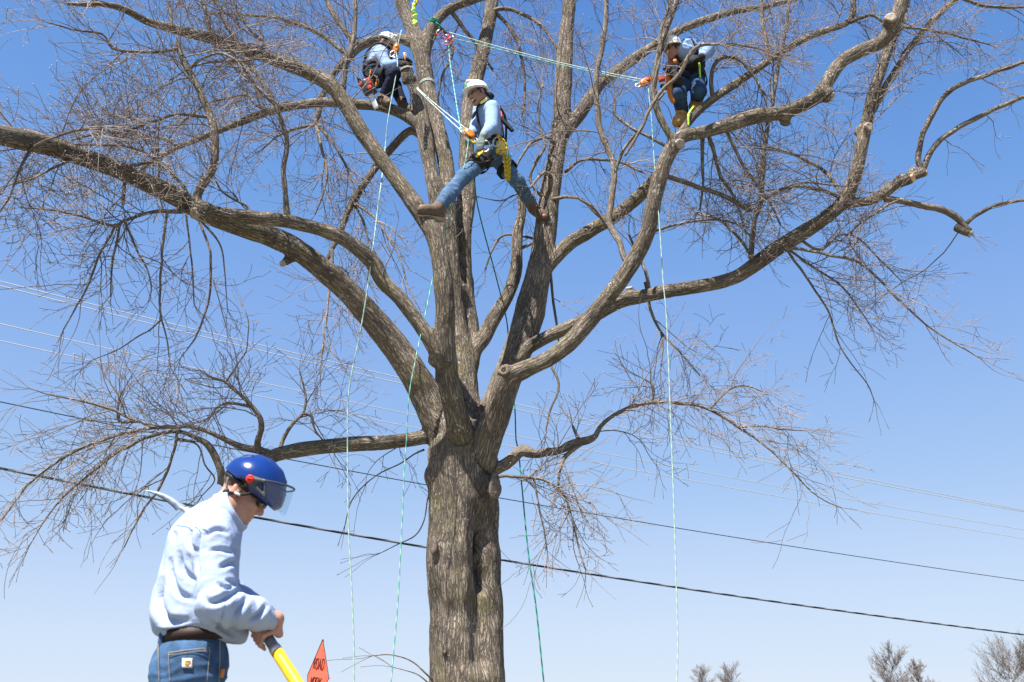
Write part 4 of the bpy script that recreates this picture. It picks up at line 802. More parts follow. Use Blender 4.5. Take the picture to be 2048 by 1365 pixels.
def open_hand_ops(f, wrist, d, n, curl=.5, s=1.0):
    """relaxed hand: d along the fingers, n out of the back of the hand"""
    d = nrm(d); n = nrm(np.asarray(n) - d * (np.asarray(n) @ d)); w_ = np.cross(d, n)
    for o, L in ((.030, .068), (.010, .076), (-.010, .071), (-.029, .056)):
        k = np.asarray(wrist) + d * .088 * s + w_ * o * s; f.cap(wrist, k, .022 * s, .0135 * s, .014); p = [k]; dd = d
        for j, fr in enumerate((.45, .32, .23)):
            dd = nrm(dd * math.cos(curl) - n * math.sin(curl)); n2 = n; p.append(p[-1] + dd * L * fr * s * 1.15)
        f.chain(p, np.array([.0115, .0105, .0095, .008]) * s, .004)
    t = [np.asarray(wrist) + d * .02 * s + w_ * .018 * s, np.asarray(wrist) + d * .055 * s + w_ * .045 * s - n * .012 * s, np.asarray(wrist) + d * .085 * s + w_ * .052 * s - n * .028 * s, np.asarray(wrist) + d * .105 * s + w_ * .045 * s - n * .04 * s]
    f.chain(t, np.array([.017, .014, .0115, .0095]) * s, .010)
def torso_frame(J):
    u = nrm(J['neck'] - J['pel']); l = nrm(J['L']['sh'] - J['R']['sh']); f = nrm(np.cross(l, u)); return np.stack([f, np.cross(u, f), u], 1)
def body_ops(f, J, hands=True):
    M_ = torso_frame(J); Mp = J.get('Mp', M_)
    f.ell(J['pel'], (.10, .15, .12), Mp, .05); f.ell((J['pel'] + J['chest']) / 2, (.095, .135, .15), M_, .05); f.ell(J['chest'], (.11, .155, .18), M_, .05)
    for s in 'LR':
        j = J[s]; f.cap(J['chest'] + M_[:, 2] * .10, j['sh'], .07, .052, .04); f.cap(J['neck'], j['sh'], .045, .045, .04)
        f.cap(j['sh'], j['el'], .049, .040, .02); f.cap(j['el'], j['wr'], .041, .027, .015)
        f.cap(j['hip'], j['kn'], .082, .056, .04); f.cap(j['kn'], j['an'], .058, .038, .02); f.cap(j['an'], j['toe'], .040, .030, .02)
    f.cap(J['chest'] + M_[:, 2] * .12, J['neck'], .075, .06, .04); head_ops(f, J['head'], J['Mh'], J['neck'], J.get('hs', 1.0))
def finish(name, f, mat_, parent, disp=None, it=0, attr=False):
    V, Q = f.mesh()
    if it: V = laplace(V, Q, it, .4)
    if disp is not None: V = V + vnormals(V, Q) * disp(V)[:, None]
    return link(name, mk_mesh(name, V, Q), mat_, parent)
def folds(J, amp=.010, seed=3, scale=1.0):
    """cloth creases: run across bent limbs and hang from the shoulders"""
    def d(V):
        best = np.full(len(V), 9.0); s = np.zeros(len(V)); w = np.zeros(len(V))
        for sd in 'LR':
            for a, b in (('sh', 'el'), ('el', 'wr'), ('hip', 'kn'), ('kn', 'an')):
                A, B_ = J[sd][a], J[sd][b]; v = B_ - A; t = np.clip(((V - A) @ v) / (v @ v), 0, 1); dd = np.linalg.norm(V - A - t[:, None] * v, axis=1)
                q = dd < best; best = np.where(q, dd, best); s = np.where(q, t * np.linalg.norm(v), s); w = np.where(q, np.clip(1.5 - 1.2 * np.minimum(t, 1 - t) * 2, .45, 1.3), w)
        n = vnoise(V * 9 * scale, seed); n2 = vnoise(V * 17 * scale + 4, seed + 1)
        r1 = 1 - np.abs(np.sin(s * 70 * scale + n * 3.0 + n2 * 1.2)) * 1.4
        return amp * (.28 * r1 * w + .75 * n + .45 * n2) * np.clip(.6 + vnoise(V * 5, seed + 7), .15, 1.1)
    return d
def boot(J, s, mt, parent, fw=None, h=.007, soft=None):
    j = J[s]; an, toe = j['an'], j['toe']; d = nrm(toe - an); lg = nrm(j['kn'] - an)
    sd = j.get('sole'); sd = nrm(sd) if sd is not None else nrm(-lg + d * (lg @ d))             # sole faces this way
    sd = nrm(sd - d * (sd @ d)); heel = an + sd * .055 - d * .045; ball = toe + sd * .02 - d * .05; tip = toe + sd * .022
    f = Field(h); f.cap(an + lg * min(.16, .35 * float(np.linalg.norm(j['kn'] - an))), an, .066, .062, .02); f.cap(heel, ball, .050, .054, .02); f.cap(ball, tip, .054, .044, .02); f.cap(an, ball, .058, .054, .03)
    f.cut(heel + sd * .035, sd)
    o = finish('boot', f, mt, parent)
    g_ = Field(h * .8); g_.cap(heel + sd * .02, ball + sd * .02, .056, .060, .01); g_.cap(ball + sd * .02, tip + sd * .02, .060, .050, .01); g_.cut(heel + sd * .056, sd); g_.cut(heel + sd * .022, -sd)
    finish('sole', g_, M['sole'], o)
    return o
def hard_hat(o, Mh, parent, s=1.0, mark=False, tilt=0.0, h=.006):
    c, sn = math.cos(tilt), math.sin(tilt); M2 = Mh @ np.array([[c, 0, -sn], [0, 1, 0], [sn, 0, c]]); q = lambda x, y, z: np.asarray(o) + M2 @ (np.array([x, y, z]) * s)
    f = Field(h); f.ell(q(0, 0, .055), np.array((.127, .108, .103)) * s, M2, .01)
    for y in (-1, 1): f.cap(q(-.10, .03 * y, .10), q(.09, .03 * y, .135), .018 * s, None, .02)
    f.cap(q(-.10, 0, .115), q(.09, 0, .147), .018 * s, None, .02)
    f.ell(q(0, 0, .01), np.array((.120, .10, .115)) * s, M2, .004, 's'); f.cut(q(0, 0, .040), -M2[:, 2])
    f.ell(q(.018, 0, .045), np.array((.154, .121, .012)) * s, M2, .012); f.ell(q(0, 0, .0), np.array((.112, .094, .07)) * s, M2, .004, 's')
    ob = finish('hard_hat', f, M['white_hat'], parent)
    if mark:
        g_ = Geo(); n = M2 @ nrm((.93, .1, .36)); c0 = q(.134, .004, .085)
        for i, (dx, dz, w_, h_) in enumerate(((-.022, .0, .010, .012), (-.006, .004, .006, .018), (.008, .001, .008, .013), (.022, .004, .005, .010))):
            g_.box(c0 + M2[:, 1] * dx + M2[:, 2] * dz - n * .004, M2[:, 1] * w_ * .8, n * .006, M2[:, 2] * h_ * .7, .1)
        g_.build('printed_emblem', M['green_p'], ob)
    return ob
def ring(c, M_, rx, ry, w_, th, name, mt, parent, n=28):
    a = np.linspace(0, 2 * math.pi, n, endpoint=False); V = []; 
    for t in a:
        p = np.asarray(c) + M_[:, 0] * math.cos(t) * rx + M_[:, 1] * math.sin(t) * ry; o = nrm(M_[:, 0] * math.cos(t) / rx + M_[:, 1] * math.sin(t) / ry); u = M_[:, 2]
        V += [p - u * w_, p - u * w_ + o * th, p + u * w_ + o * th, p + u * w_]
    T = []
    for i in range(n):
        j = (i + 1) % n
        for k in range(4): T += [(i * 4 + k, j * 4 + k, j * 4 + (k + 1) % 4), (i * 4 + k, j * 4 + (k + 1) % 4, i * 4 + (k + 1) % 4)]
    return Geo().add(V, T).build(name, mt, parent, False)
def strapline(pts, w_, name, mt, parent, r=None):
    g_ = Geo(); q = catmull(np.array(pts), .03); g_.tube(q, w_, 6); return g_.build(name, mt, parent)

# ---- the worker on the ground
Yw = 4.12
def Pw(x, y, d=0): return P(x, y, Yw + d)
fwd = nrm((.95, .31, 0)); lef = np.array([-fwd[1], fwd[0], 0])
J = {'pel': Pw(388, 1318), 'chest': Pw(396, 1140, .0), 'neck': Pw(442, 1024, .02), 'head': Pw(486, 985, .075)}
J['Mh'] = frame((.82, .06, -.57), (.57, 0, .82))
J['R'] = {'sh': Pw(428, 1082, -.17), 'el': Pw(432, 1212, -.24), 'wr': Pw(553, 1238, -.08)}
J['L'] = {'sh': Pw(404, 1078, .19), 'el': Pw(452, 1190, .30), 'wr': Pw(520, 1222, .16)}
for s, k in (('R', -1), ('L', 1)):
    hp = J['pel'] + lef * .095 * k; kn = hp + np.array([.03, 0, -.47]); an = np.array([hp[0] - .02, hp[1], .10])
    J[s].update(hip=hp, kn=kn, an=an, toe=an + fwd * .17 + np.array([0, 0, -.055]), sole=np.array([0, 0, -1.0]))
J['Mp'] = np.stack([fwd, lef, (0, 0, 1)], 1)
wk = empty('person', (J['pel'][0], J['pel'][1], 0), 'worker in blue helmet and pale blue shirt looking down, holding a long yellow pole', 'person')
PA, PB = P(374, 1022, 4.56), P(543, 1287, 4.05)                     # pole axis
pa = nrm(PB - PA)
f = Field(.0052); body_ops(f, J)
gc = PA + (PB - PA) * (np.dot(P(538, 1270, 4.08) - PA, pa) / np.linalg.norm(PB - PA)); qd = nrm(np.array([.85, -.35, .45])); grip_ops(f, J['R']['wr'], gc, -pa, qd, .024, -1)
gl = PA + pa * (np.dot(P(516, 1240, 4.14) - PA, pa)); grip_ops(f, J['L']['wr'], gl, -pa, np.array([.2, .9, .3]), .024, 1)
finish('body', f, M['skin'], wk, lambda V: .0012 * vnoise(V * 60, 5))
# shirt: fuller than the body, blousing over the belt
M_ = torso_frame(J); f = Field(.0048)
f.ell(Pw(402, 1120, .0), (.150, .190, .22), M_, .06); f.ell(Pw(392, 1205, .0), (.168, .192, .17), J['Mp'], .06); f.ell(Pw(398, 1245, -.005), (.172, .195, .10), J['Mp'], .05); f.ell(Pw(430, 1262, .03), (.13, .15, .085), J['Mp'], .04)
hm = nrm(np.array([-.12, 0, 1.0])); f.cut(Pw(398, 1281), -np.array([.16, .0, 1.0]) if False else -nrm(np.array([.07, 0, 1.0])), .02)
f.cap(Pw(428, 1062, .01), J['R']['sh'], .085, .072, .05); f.cap(Pw(425, 1058, .02), J['L']['sh'], .085, .072, .05); f.cap(Pw(405, 1090, .01), Pw(440, 1042, .02), .11, .075, .05)
for s in 'RL':
    j = J[s]; f.cap(j['sh'], j['el'], .076, .070, .035); e2 = j['el'] * .35 + j['wr'] * .65; f.cap(j['el'], e2, .071, .058, .03); f.cap(e2, j['el'] * .04 + j['wr'] * .96, .058, .043, .01, flat=True)
    f.cap(j['el'] * .22 + j['wr'] * .78, j['el'] * .02 + j['wr'] * .98, .046, .042, .006, flat=True)
n_ = nrm(J['head'] - J['neck'] + np.array([-.03, 0, .02])); NN = nrm((.86, 0, .50)); NC = P(463, 1026, Yw + .02); f.cut(P(446, 993, Yw), NN, .008); 
f.cap(NC - NN * .03, NC + NN * .10, .062, .066, .01, 's')
C0 = Pw(480, 1085)
VAL = [([(360, 1099), (363, 1133), (379, 1154), (396, 1165)], 8, .010), ([(341, 1113), (344, 1154), (358, 1186), (392, 1203)], 8, .011), ([(324, 1150), (318, 1196), (323, 1224), (341, 1243), (388, 1241)], 11, .015), ([(384, 1054), (379, 1085), (393, 1108)], 6, .008),
       ([(408, 1040), (398, 1071), (394, 1116), (400, 1158)], 5, .010), ([(407, 1076), (432, 1060), (460, 1068)], 6, .008), ([(435, 1139), (463, 1127), (482, 1136)], 7, .009), ([(405, 1190), (421, 1205), (449, 1198), (482, 1177)], 8, .012), ([(466, 1243), (480, 1217), (497, 1191)], 7, .010),
       ([(492, 1247), (518, 1231), (533, 1208)], 6, .011), ([(448, 1160), (470, 1168), (492, 1162)], 6, .007), ([(415, 1105), (440, 1100), (470, 1108)], 6, .006), ([(432, 1165), (452, 1178), (470, 1172)], 5, .008), ([(312, 1262), (350, 1262), (395, 1254)], 6, .009), ([(420, 1240), (450, 1262), (478, 1276)], 6, .010), ([(460, 1090), (478, 1112), (486, 1140)], 5, .007), ([(352, 1062), (345, 1090)], 6, .006)]
def valleys(V, out):
    x, y = PXv(V); d = np.zeros(len(V))
    for pts, sg_, A in VAL:
        q = catmull(np.array([(a, b, 0) for a, b in pts], float), 4)[:, :2]; m = np.full(len(V), 1e9); k = np.zeros(len(V))
        for i in range(len(q)):
            e = (x - q[i, 0]) ** 2 + (y - q[i, 1]) ** 2; w_ = e < m; m = np.where(w_, e, m); k = np.where(w_, i / (len(q) - 1), k)
        z = m / sg_ ** 2; z = z * 1.5; d -= 1.95 * A * (1 - .55 * z) * np.exp(-z * .55) * np.clip(3.2 * np.minimum(k, 1 - k), 0, 1)
    return d * out
def wfold(V):
    rho = np.sqrt((V[:, 0] - C0[0]) ** 2 + ((V[:, 2] - C0[2]) * .80) ** 2); n = vnoise(V * 6, 21); n2 = vnoise(V * 14, 22)
    armd = np.full(len(V), 9.0); sa = np.zeros(len(V))
    for s in 'RL':
        for a, b in (('sh', 'el'), ('el', 'wr')):
            A, v = J[s][a], J[s][b] - J[s][a]; t = np.clip(((V - A) @ v) / (v @ v), 0, 1); d = np.linalg.norm(V - A - t[:, None] * v, axis=1); q = d < armd; armd = np.where(q, d, armd); sa = np.where(q, t * np.linalg.norm(v) + (.3 if a == 'el' else 0), sa)
    arm = np.clip((.115 - armd) / .03, 0, 1)
    ph = rho * 2 * math.pi / .070 + n * 2.4 + n2 * .8
    s1 = np.sin(ph); back = np.where(s1 > 0, s1 ** .8, -np.abs(s1) ** 1.6 * 1.2)
    mask = np.clip((rho - .10) / .07, 0, 1) * np.clip((Pw(400, 1060)[2] - V[:, 2]) / .14, 0, 1)
    d1 = .0085 * back * mask * np.clip(.75 + 1.1 * vnoise(V * 5.1, 25), .05, 1.3)
    side = (V - J['R']['el']) @ np.array([.5, .3, .8])
    ph2 = sa * 2 * math.pi / .085 + side * 16 + n * 4.2 + n2 * 1.6
    s2 = np.sin(ph2); sl = np.where(s2 > 0, s2 * .55, -np.abs(s2) ** 2.2); el = .45 + np.exp(-((sa - .30) / .12) ** 2) * .8
    d2 = .010 * sl * el * np.clip(.35 + 1.5 * vnoise(V * 6.3, 28), 0, 1.2)
    near_ = np.clip((Yw - .02 - V[:, 1]) / .04, 0, 1)
    d1 = d1 * (1 - .75 * near_); d2 = d2 * (1 - .5 * near_)
    return valleys(V, near_) + d1 * (1 - arm) + d2 * arm + .005 * n * (1 - arm * .5) + .0035 * n2 + .0012 * vnoise(V * 34, 4) + .003
sh = finish('shirt', f, M['shirt'], wk, wfold)
# collar, yoke seam, pocket, cuff button band
f = Field(.005); f.cap(NC - NN * .045, NC + NN * .026, .106, .086, .008, flat=True); f.cut(NC - NN * .030, -NN); f.cap(NC - NN * .12, NC + NN * .10, .080, .070, .003, 's'); f.box(NC + np.array([.075, -.0, -.065]), (.012, .012, .05), None, .004, .004, 's')
finish('collar', f, M['shirt'], sh, lambda V: .003 * vnoise(V * 20, 3))
# trousers
f = Field(.006); f.ell(J['pel'] + np.array([0, 0, -.02]), (.135, .185, .15), J['Mp'], .05)
f.ell(J['pel'] + np.array([-.045, -.07, -.05]), (.10, .095, .12), J['Mp'], .05); f.ell(J['pel'] + np.array([-.06, .07, -.05]), (.10, .095, .12), J['Mp'], .05)
for s in 'RL': j = J[s]; f.cap(j['hip'], j['kn'], .108, .082, .05); f.cap(j['kn'], j['an'], .082, .075, .03, flat=True)
f.cut(J['pel'] + np.array([0, 0, .078]), (-.06, 0, 1.0), .01)
fd = folds(J, .012, 31)
jn = finish('jeans', f, M['denim'], wk, lambda V: fd(V) * np.clip((J['pel'][2] + .02 - V[:, 2]) / .1, .15, 1))
def surf_y(V0, x, z):                                               # nearest-to-camera surface point of a mesh near (x, z)
    d = (V0[:, 0] - x) ** 2 + (V0[:, 2] - z) ** 2; k = np.where(d < .012 ** 2)[0]
    return V0[k, 1].min() if len(k) else V0[np.argmin(d), 1]
def verts(o):
    v = np.empty(len(o.data.vertices) * 3); o.data.vertices.foreach_get('co', v); return v.reshape(-1, 3)
JV = verts(jn); SV = verts(sh)
def on(Vs, x, y, out=.003, Yg=None):
    Yg = Yg or Yw - .17
    for _ in range(4): p = P(x, y, Yg); Yg = surf_y(Vs, p[0], p[2]) - out
    return P(x, y, Yg)
def line_on(Vs, pts, w_, name, mt, parent, out=.002):
    q = catmull(np.array([(x, y, 0) for x, y in pts], float), 4); pp = np.array([on(Vs, x, y, out) for x, y, _ in q])
    for _ in range(3): pp[1:-1] = (pp[:-2] + pp[1:-1] * 2 + pp[2:]) / 4
    g_ = Geo(); g_.tube(pp, w_, 5); return g_.build(name, mt, parent)
pk = [(336, 1306), (378, 1300), (420, 1296)]
line_on(JV, pk, .0016, 'pocket_seam', M['stitch'], jn); line_on(JV, [(x, y + 5) for x, y in pk], .0012, 'pocket_seam', M['stitch'], jn)
line_on(JV, [(420, 1297), (417, 1330), (414, 1364)], .0012, 'pocket_seam', M['stitch'], jn); line_on(JV, [(337, 1307), (338, 1335), (340, 1364)], .0012, 'pocket_seam', M['stitch'], jn)
line_on(JV, [(440, 1282), (440, 1320), (438, 1364)], .0016, 'side_seam', M['stitch'], jn); line_on(JV, [(316, 1285), (317, 1320), (318, 1364)], .0014, 'side_seam', M['stitch'], jn)
def patch_on(Vs, x0, y0, x1, y1, name, mt, parent, out, n=5, sk=0):
    V_ = [on(Vs, x0 + (x1 - x0) * i / n + sk * j / n, y0 + (y1 - y0) * j / n, out) for j in range(n + 1) for i in range(n + 1)]; m = n + 1
    Vb = [np.asarray(v) + np.array([0, .006, 0]) for v in V_]; T = []
    for j in range(n):
        for i in range(n): a = j * m + i; T += [(a, a + m, a + 1), (a + 1, a + m, a + m + 1)]
    k = m * m; ed = [i for i in range(n)] + [i * m + n for i in range(n)] + [n * m + n - i for i in range(n)] + [(n - i) * m for i in range(n)]
    for i in range(len(ed)): a, b = ed[i], ed[(i + 1) % len(ed)]; T += [(a, b, a + k), (b, b + k, a + k)]
    return Geo().add(V_ + Vb, T).build(name, mt, parent)
line_on(SV, [(350, 1046), (385, 1052), (420, 1062)], .0014, 'yoke_seam', M['shirt'], sh)
pt = patch_on(JV, 364, 1317, 384, 1336, 'pocket_patch', M['patch'], jn, .004)
# the printed swoosh on the patch
PV = verts(pt); sw = [(380, 1323), (375, 1320.5), (369.5, 1323), (368.5, 1328), (372, 1331.5), (377, 1331), (379.5, 1328), (376, 1326), (373, 1327.5)]
line_on(PV, sw, .0034, 'printed_emblem', M['patch_o'], pt, .0012)
g = Geo(); g.box(on(JV, 445, 1347, .0), (.006, 0, 0), (0, .006, 0), (.002, 0, .016), .3); g.build('pocket_tag', M['orange_c'], jn)
# belt with loops
ring(J['pel'] + np.array([.0, 0, .083]), frame((.95, .31, .06), (-.06, 0, 1)), .137, .187, .022, .006, 'belt', M['belt'], wk)
for x, y in ((372, 1266), (321, 1281), (436, 1262)):
    b = on(np.vstack([JV, verts(bpy.data.objects['belt'])]), x, y, .002); g = Geo(); g.box(b, (.0085, .0015, 0), (0, .004, 0), (.001, 0, .028), .3); g.build('belt_loop', M['denim'], jn)
for s in 'RL': boot(J, s, M['boot'], wk)
# hair
f = Field(.005); q = lambda x, y, z: J['head'] + J['Mh'] @ np.array([x, y, z]); f.ell(q(-.016, 0, .05), (.101, .080, .094), J['Mh'], .01); f.ell(q(.075, 0, -.05), (.075, .10, .085), J['Mh'], .02, 's'); f.cut(q(0, 0, -.012), J['Mh'] @ nrm((.35, 0, -1.0)), .02)
for y in (-1, 1): f.ell(q(-.004, .085 * y, -.004), (.026, .014, .036), J['Mh'], .01, 's')
finish('hair', f, M['hair_g'], wk, lambda V: .002 * vnoise(V * 90, 2))
# helmet
MH = J['Mh']; hc = q(.02, 0, .062); hq = lambda x, y, z: hc + MH @ np.array([x, y, z])
f = Field(.0042); f.ell(hq(0, 0, .0), (.142, .118, .098), MH, .01); f.cap(hq(0, 0, -.045), hq(0, 0, 0), .112, .114, .02)
f.ell(hq(.05, 0, -.02), (.098, .098, .05), MH, .02); f.ell(hq(-.085, 0, -.028), (.055, .07, .03), MH, .02)
f.chain([hq(-.098, 0, .058), hq(-.05, 0, .084), hq(.0, 0, .091), hq(.05, 0, .084), hq(.09, 0, .066)], [.017, .018, .018, .018, .017], .02)
f.ell(hq(-.006, 0, -.035), (.125, .102, .125), MH, .004, 's'); f.cut(hq(0, 0, -.038), MH @ nrm((-.08, 0, -1.0)), .004)
for y in (-1, 1): f.ell(hq(-.018, .12 * y, -.055), (.040, .05, .036), MH, .012, 's')
he = finish('safety_helmet', f, M['blue_hat'], wk)
f = Field(.005); f.ell(hq(-.03, 0, -.040), (.106, .092, .024), MH, .01); f.ell(hq(-.02, 0, -.045), (.098, .083, .06), MH, .004, 's'); f.ell(hq(.07, 0, -.045), (.10, .14, .07), MH, .01, 's')
finish('headband', f, M['black'], he)
for y in (-.05, .05):
    g = Geo(); g.box(hq(-.088, y, .062), MH @ np.array([.020, 0, .020]), MH @ np.array([0, .006, 0]), MH @ np.array([-.003, 0, .003]), .3); g.build('vent', M['black'], he)
def shellpatch(c, Mx, R_, th, az, elv, na=28, ne=8, ry=1.0):
    V_ = []; T = []
    for k in (0, 1):
        for i in range(ne + 1):
            for j in range(na + 1):
                e_ = i / ne; az_ = az * (1 - .45 * (1 - e_) ** 2.5); a = -az_ + 2 * az_ * j / na; z = elv[0] + (elv[1] - elv[0]) * e_
                cz = 1 - .10 * (1 - e_)
                crn = 1.0
                V_.append(c + Mx @ np.array([(R_ + th * k) * math.cos(a) * cz, (R_ * ry + th * k) * math.sin(a) * cz, z - .0 * crn]))
    m = na + 1; K = (ne + 1) * m
    for i in range(ne):
        for j in range(na):
            a = i * m + j; T += [(a, a + 1, a + m), (a + 1, a + m + 1, a + m), (a + K, a + m + K, a + 1 + K), (a + 1 + K, a + m + K, a + m + 1 + K)]
    ed = list(range(na)) + [i * m + na for i in range(ne)] + [ne * m + na - j for j in range(na)] + [(ne - i) * m for i in range(ne)]
    for i in range(len(ed)): a, b = ed[i], ed[(i + 1) % len(ed)]; T += [(a, a + K, b), (b, a + K, b + K)]
    return V_, T
tv = -.50; MV = MH @ np.array([[math.cos(tv), 0, math.sin(tv)], [0, 1, 0], [-math.sin(tv), 0, math.cos(tv)]])
V_, T = shellpatch(hq(.012, 0, -.004), MV, .154, .0018, 1.22, (-.106, .004), ry=.90)
vi_ = Geo().add(V_, T).build('visor', M['visor'], he)
top = [hq(.012, 0, -.004) + MV @ np.array([.1555 * math.cos(a), .1400 * math.sin(a), .004]) for a in np.linspace(-1.22, 1.22, 19)]
Geo().tube(np.array(top), .0045, 6).build('visor_rim', M['grey_p'], vi_)
for y in (-1, 1):
    kc = hq(.006, .121 * y, -.004); fr = hq(.012, 0, -.004) + MV @ np.array([.1545 * math.cos(1.2), .1395 * math.sin(1.2) * y, .002]); lo_ = hq(.012, 0, -.004) + MV @ np.array([.148 * math.cos(1.12), .135 * math.sin(1.12) * y, -.060])
    f = Field(.004); f.cap(kc, fr, .019, .007, .01); f.cap(kc + MH @ np.array([.01, 0, -.01]), lo_, .014, .005, .01); f.cap(fr, lo_, .006, .005, .008); finish('visor_arm', f, M['grey_p'], he)
    g = Geo(); n = MH @ np.array([0, 1.0 * y, 0]); g.disc(kc + n * .020, n, .0165, .0165, None, .004); kb = g.build('visor_knob', M['red_p'], he)
    g = Geo(); g.box(kc + n * .0255, MH @ np.array([.011, 0, .004]), n * .003, MH @ np.array([-.001, 0, .0028]), .2); g.build('grip_bar', M['red_d'], kb)
    nd = q(-.034, .088 * y, -.040)                                                 # strap adjuster behind the jaw
    strapline([hq(-.085, .090 * y, -.050), q(-.060, .086 * y, -.0), nd], .0052, 'chin_strap', M['strap'], he)
    strapline([hq(.035, .104 * y, -.052), q(.018, .089 * y, -.018), q(-.012, .090 * y, -.030), nd], .0060, 'chin_strap', M['webbing'], he)
    strapline([nd, q(-.010, .074 * y, -.085), q(.035, .040 * y, -.118), q(.055, .0, -.128)], .0050, 'chin_strap', M['webbing'], he)
    f = Field(.004); f.ell(nd, (.014, .009, .017), MH, .004); f.ell(nd + MH @ np.array([-.002, 0, -.022]), (.009, .007, .012), MH, .004); finish('strap_adjuster', f, M['black'], he)
    g = Geo(); g.box(q(.012, .093 * y, -.020), MH @ np.array([.014, 0, .004]), MH @ np.array([0, .003, 0]), MH @ np.array([-.001, 0, .0055]), .3); g.build('strap_slide', M['metal'], he)
# sunglasses
gl_ = wk
f = Field(.0035)
for y in (-1, 1): f.ell(q(.098, .036 * y, .006), (.010, .030, .021), MH, .006)
f.cap(q(.104, -.012, .012), q(.104, .012, .012), .005, None, .006); f.ell(q(.070, 0, .006), (.032, .075, .03), MH, .004, 's')
for y in (-1, 1): f.chain([q(.092, .064 * y, .014), q(.060, .078 * y, .012), q(-.010, .083 * y, .010)], [.0062, .0058, .004], .004)
sg = finish('sunglasses', f, M['black'], wk)
for y in (-1, 1):
    f = Field(.0035); f.ell(q(.1015, .0375 * y, .005), (.0085, .0265, .0175), MH, .004); finish('lens', f, M['lens'], sg)

# ---- the pole saw he holds
ps = empty('pole_saw', P(600, 1365, 3.86) * [1, 1, 0], 'yellow and grey pole saw held by the worker, its curved blade behind his shoulder', 'pole saw')
def pt_at(x): 
    a0, b0 = PX(PA)[0], PX(PB)[0]; t = (x - a0) / (b0 - a0)
    for _ in range(6):
        p = PA + (PB - PA) * t; t += (x - PX(p)[0]) / (b0 - a0)
    return PA + (PB - PA) * t
e1, e2, e3 = pt_at(519), pt_at(552), PA + (PB - PA) * 2.35
Geo().tube(np.array([PA, e1 - pa * .02, e1]), .0150, 14).build('upper_pole', M['metal'], ps)
Geo().tube(np.array([e1 - pa * .03, e1 + pa * .002, e1 + pa * .01, e2 - pa * .02, e2]), np.array([.021, .0225, .0215, .0215, .0215]), 16).build('ferrule', M['pole_g'], ps)
Geo().tube(np.array([e2 - pa * .012, e2 + pa * .014]), .0245, 16).build('clamp_ring', M['metal'], ps)
pl = np.linspace(0, 1, 30)[:, None]; Geo().tube(e2 + pa * .012 + (e3 - e2) * pl, .0235 + .0006 * np.sin(pl[:, 0] * 80), 16).build('pole', M['yellow_fg'], ps)
hd = Field(.005); hd.cap(PA - pa * .01, PA + pa * .08, .014, .016, .01); hd.cap(PA, P(358, 1015, 4.56), .011, .008, .01); hd.cap(PA + pa * .0, P(392, 1020, 4.56), .007, .005, .01); finish('saw_head', hd, M['hub'], ps)
bl = [((372, 1012), (352, 1022)), ((357, 1002), (345, 1014)), ((343, 994), (333, 1004)), ((330, 988), (323, 997)), ((316, 984), (312, 991)), ((302, 981.5), (300, 985.5)), ((288, 980.5), (288, 981.5))]
V_ = []; T = []
for a, b in bl:
    for dy in (4.553, 4.558): V_ += [P(a[0], a[1], dy), P(b[0], b[1], dy)]
for i in range(len(bl) - 1):
    o = i * 4; T += [(o, o + 4, o + 1), (o + 1, o + 4, o + 5), (o + 2, o + 3, o + 6), (o + 3, o + 7, o + 6), (o, o + 2, o + 4), (o + 2, o + 6, o + 4), (o + 1, o + 5, o + 3), (o + 3, o + 5, o + 7)]
Geo().add(V_, T).build('saw_blade', M['steel'], ps, False)
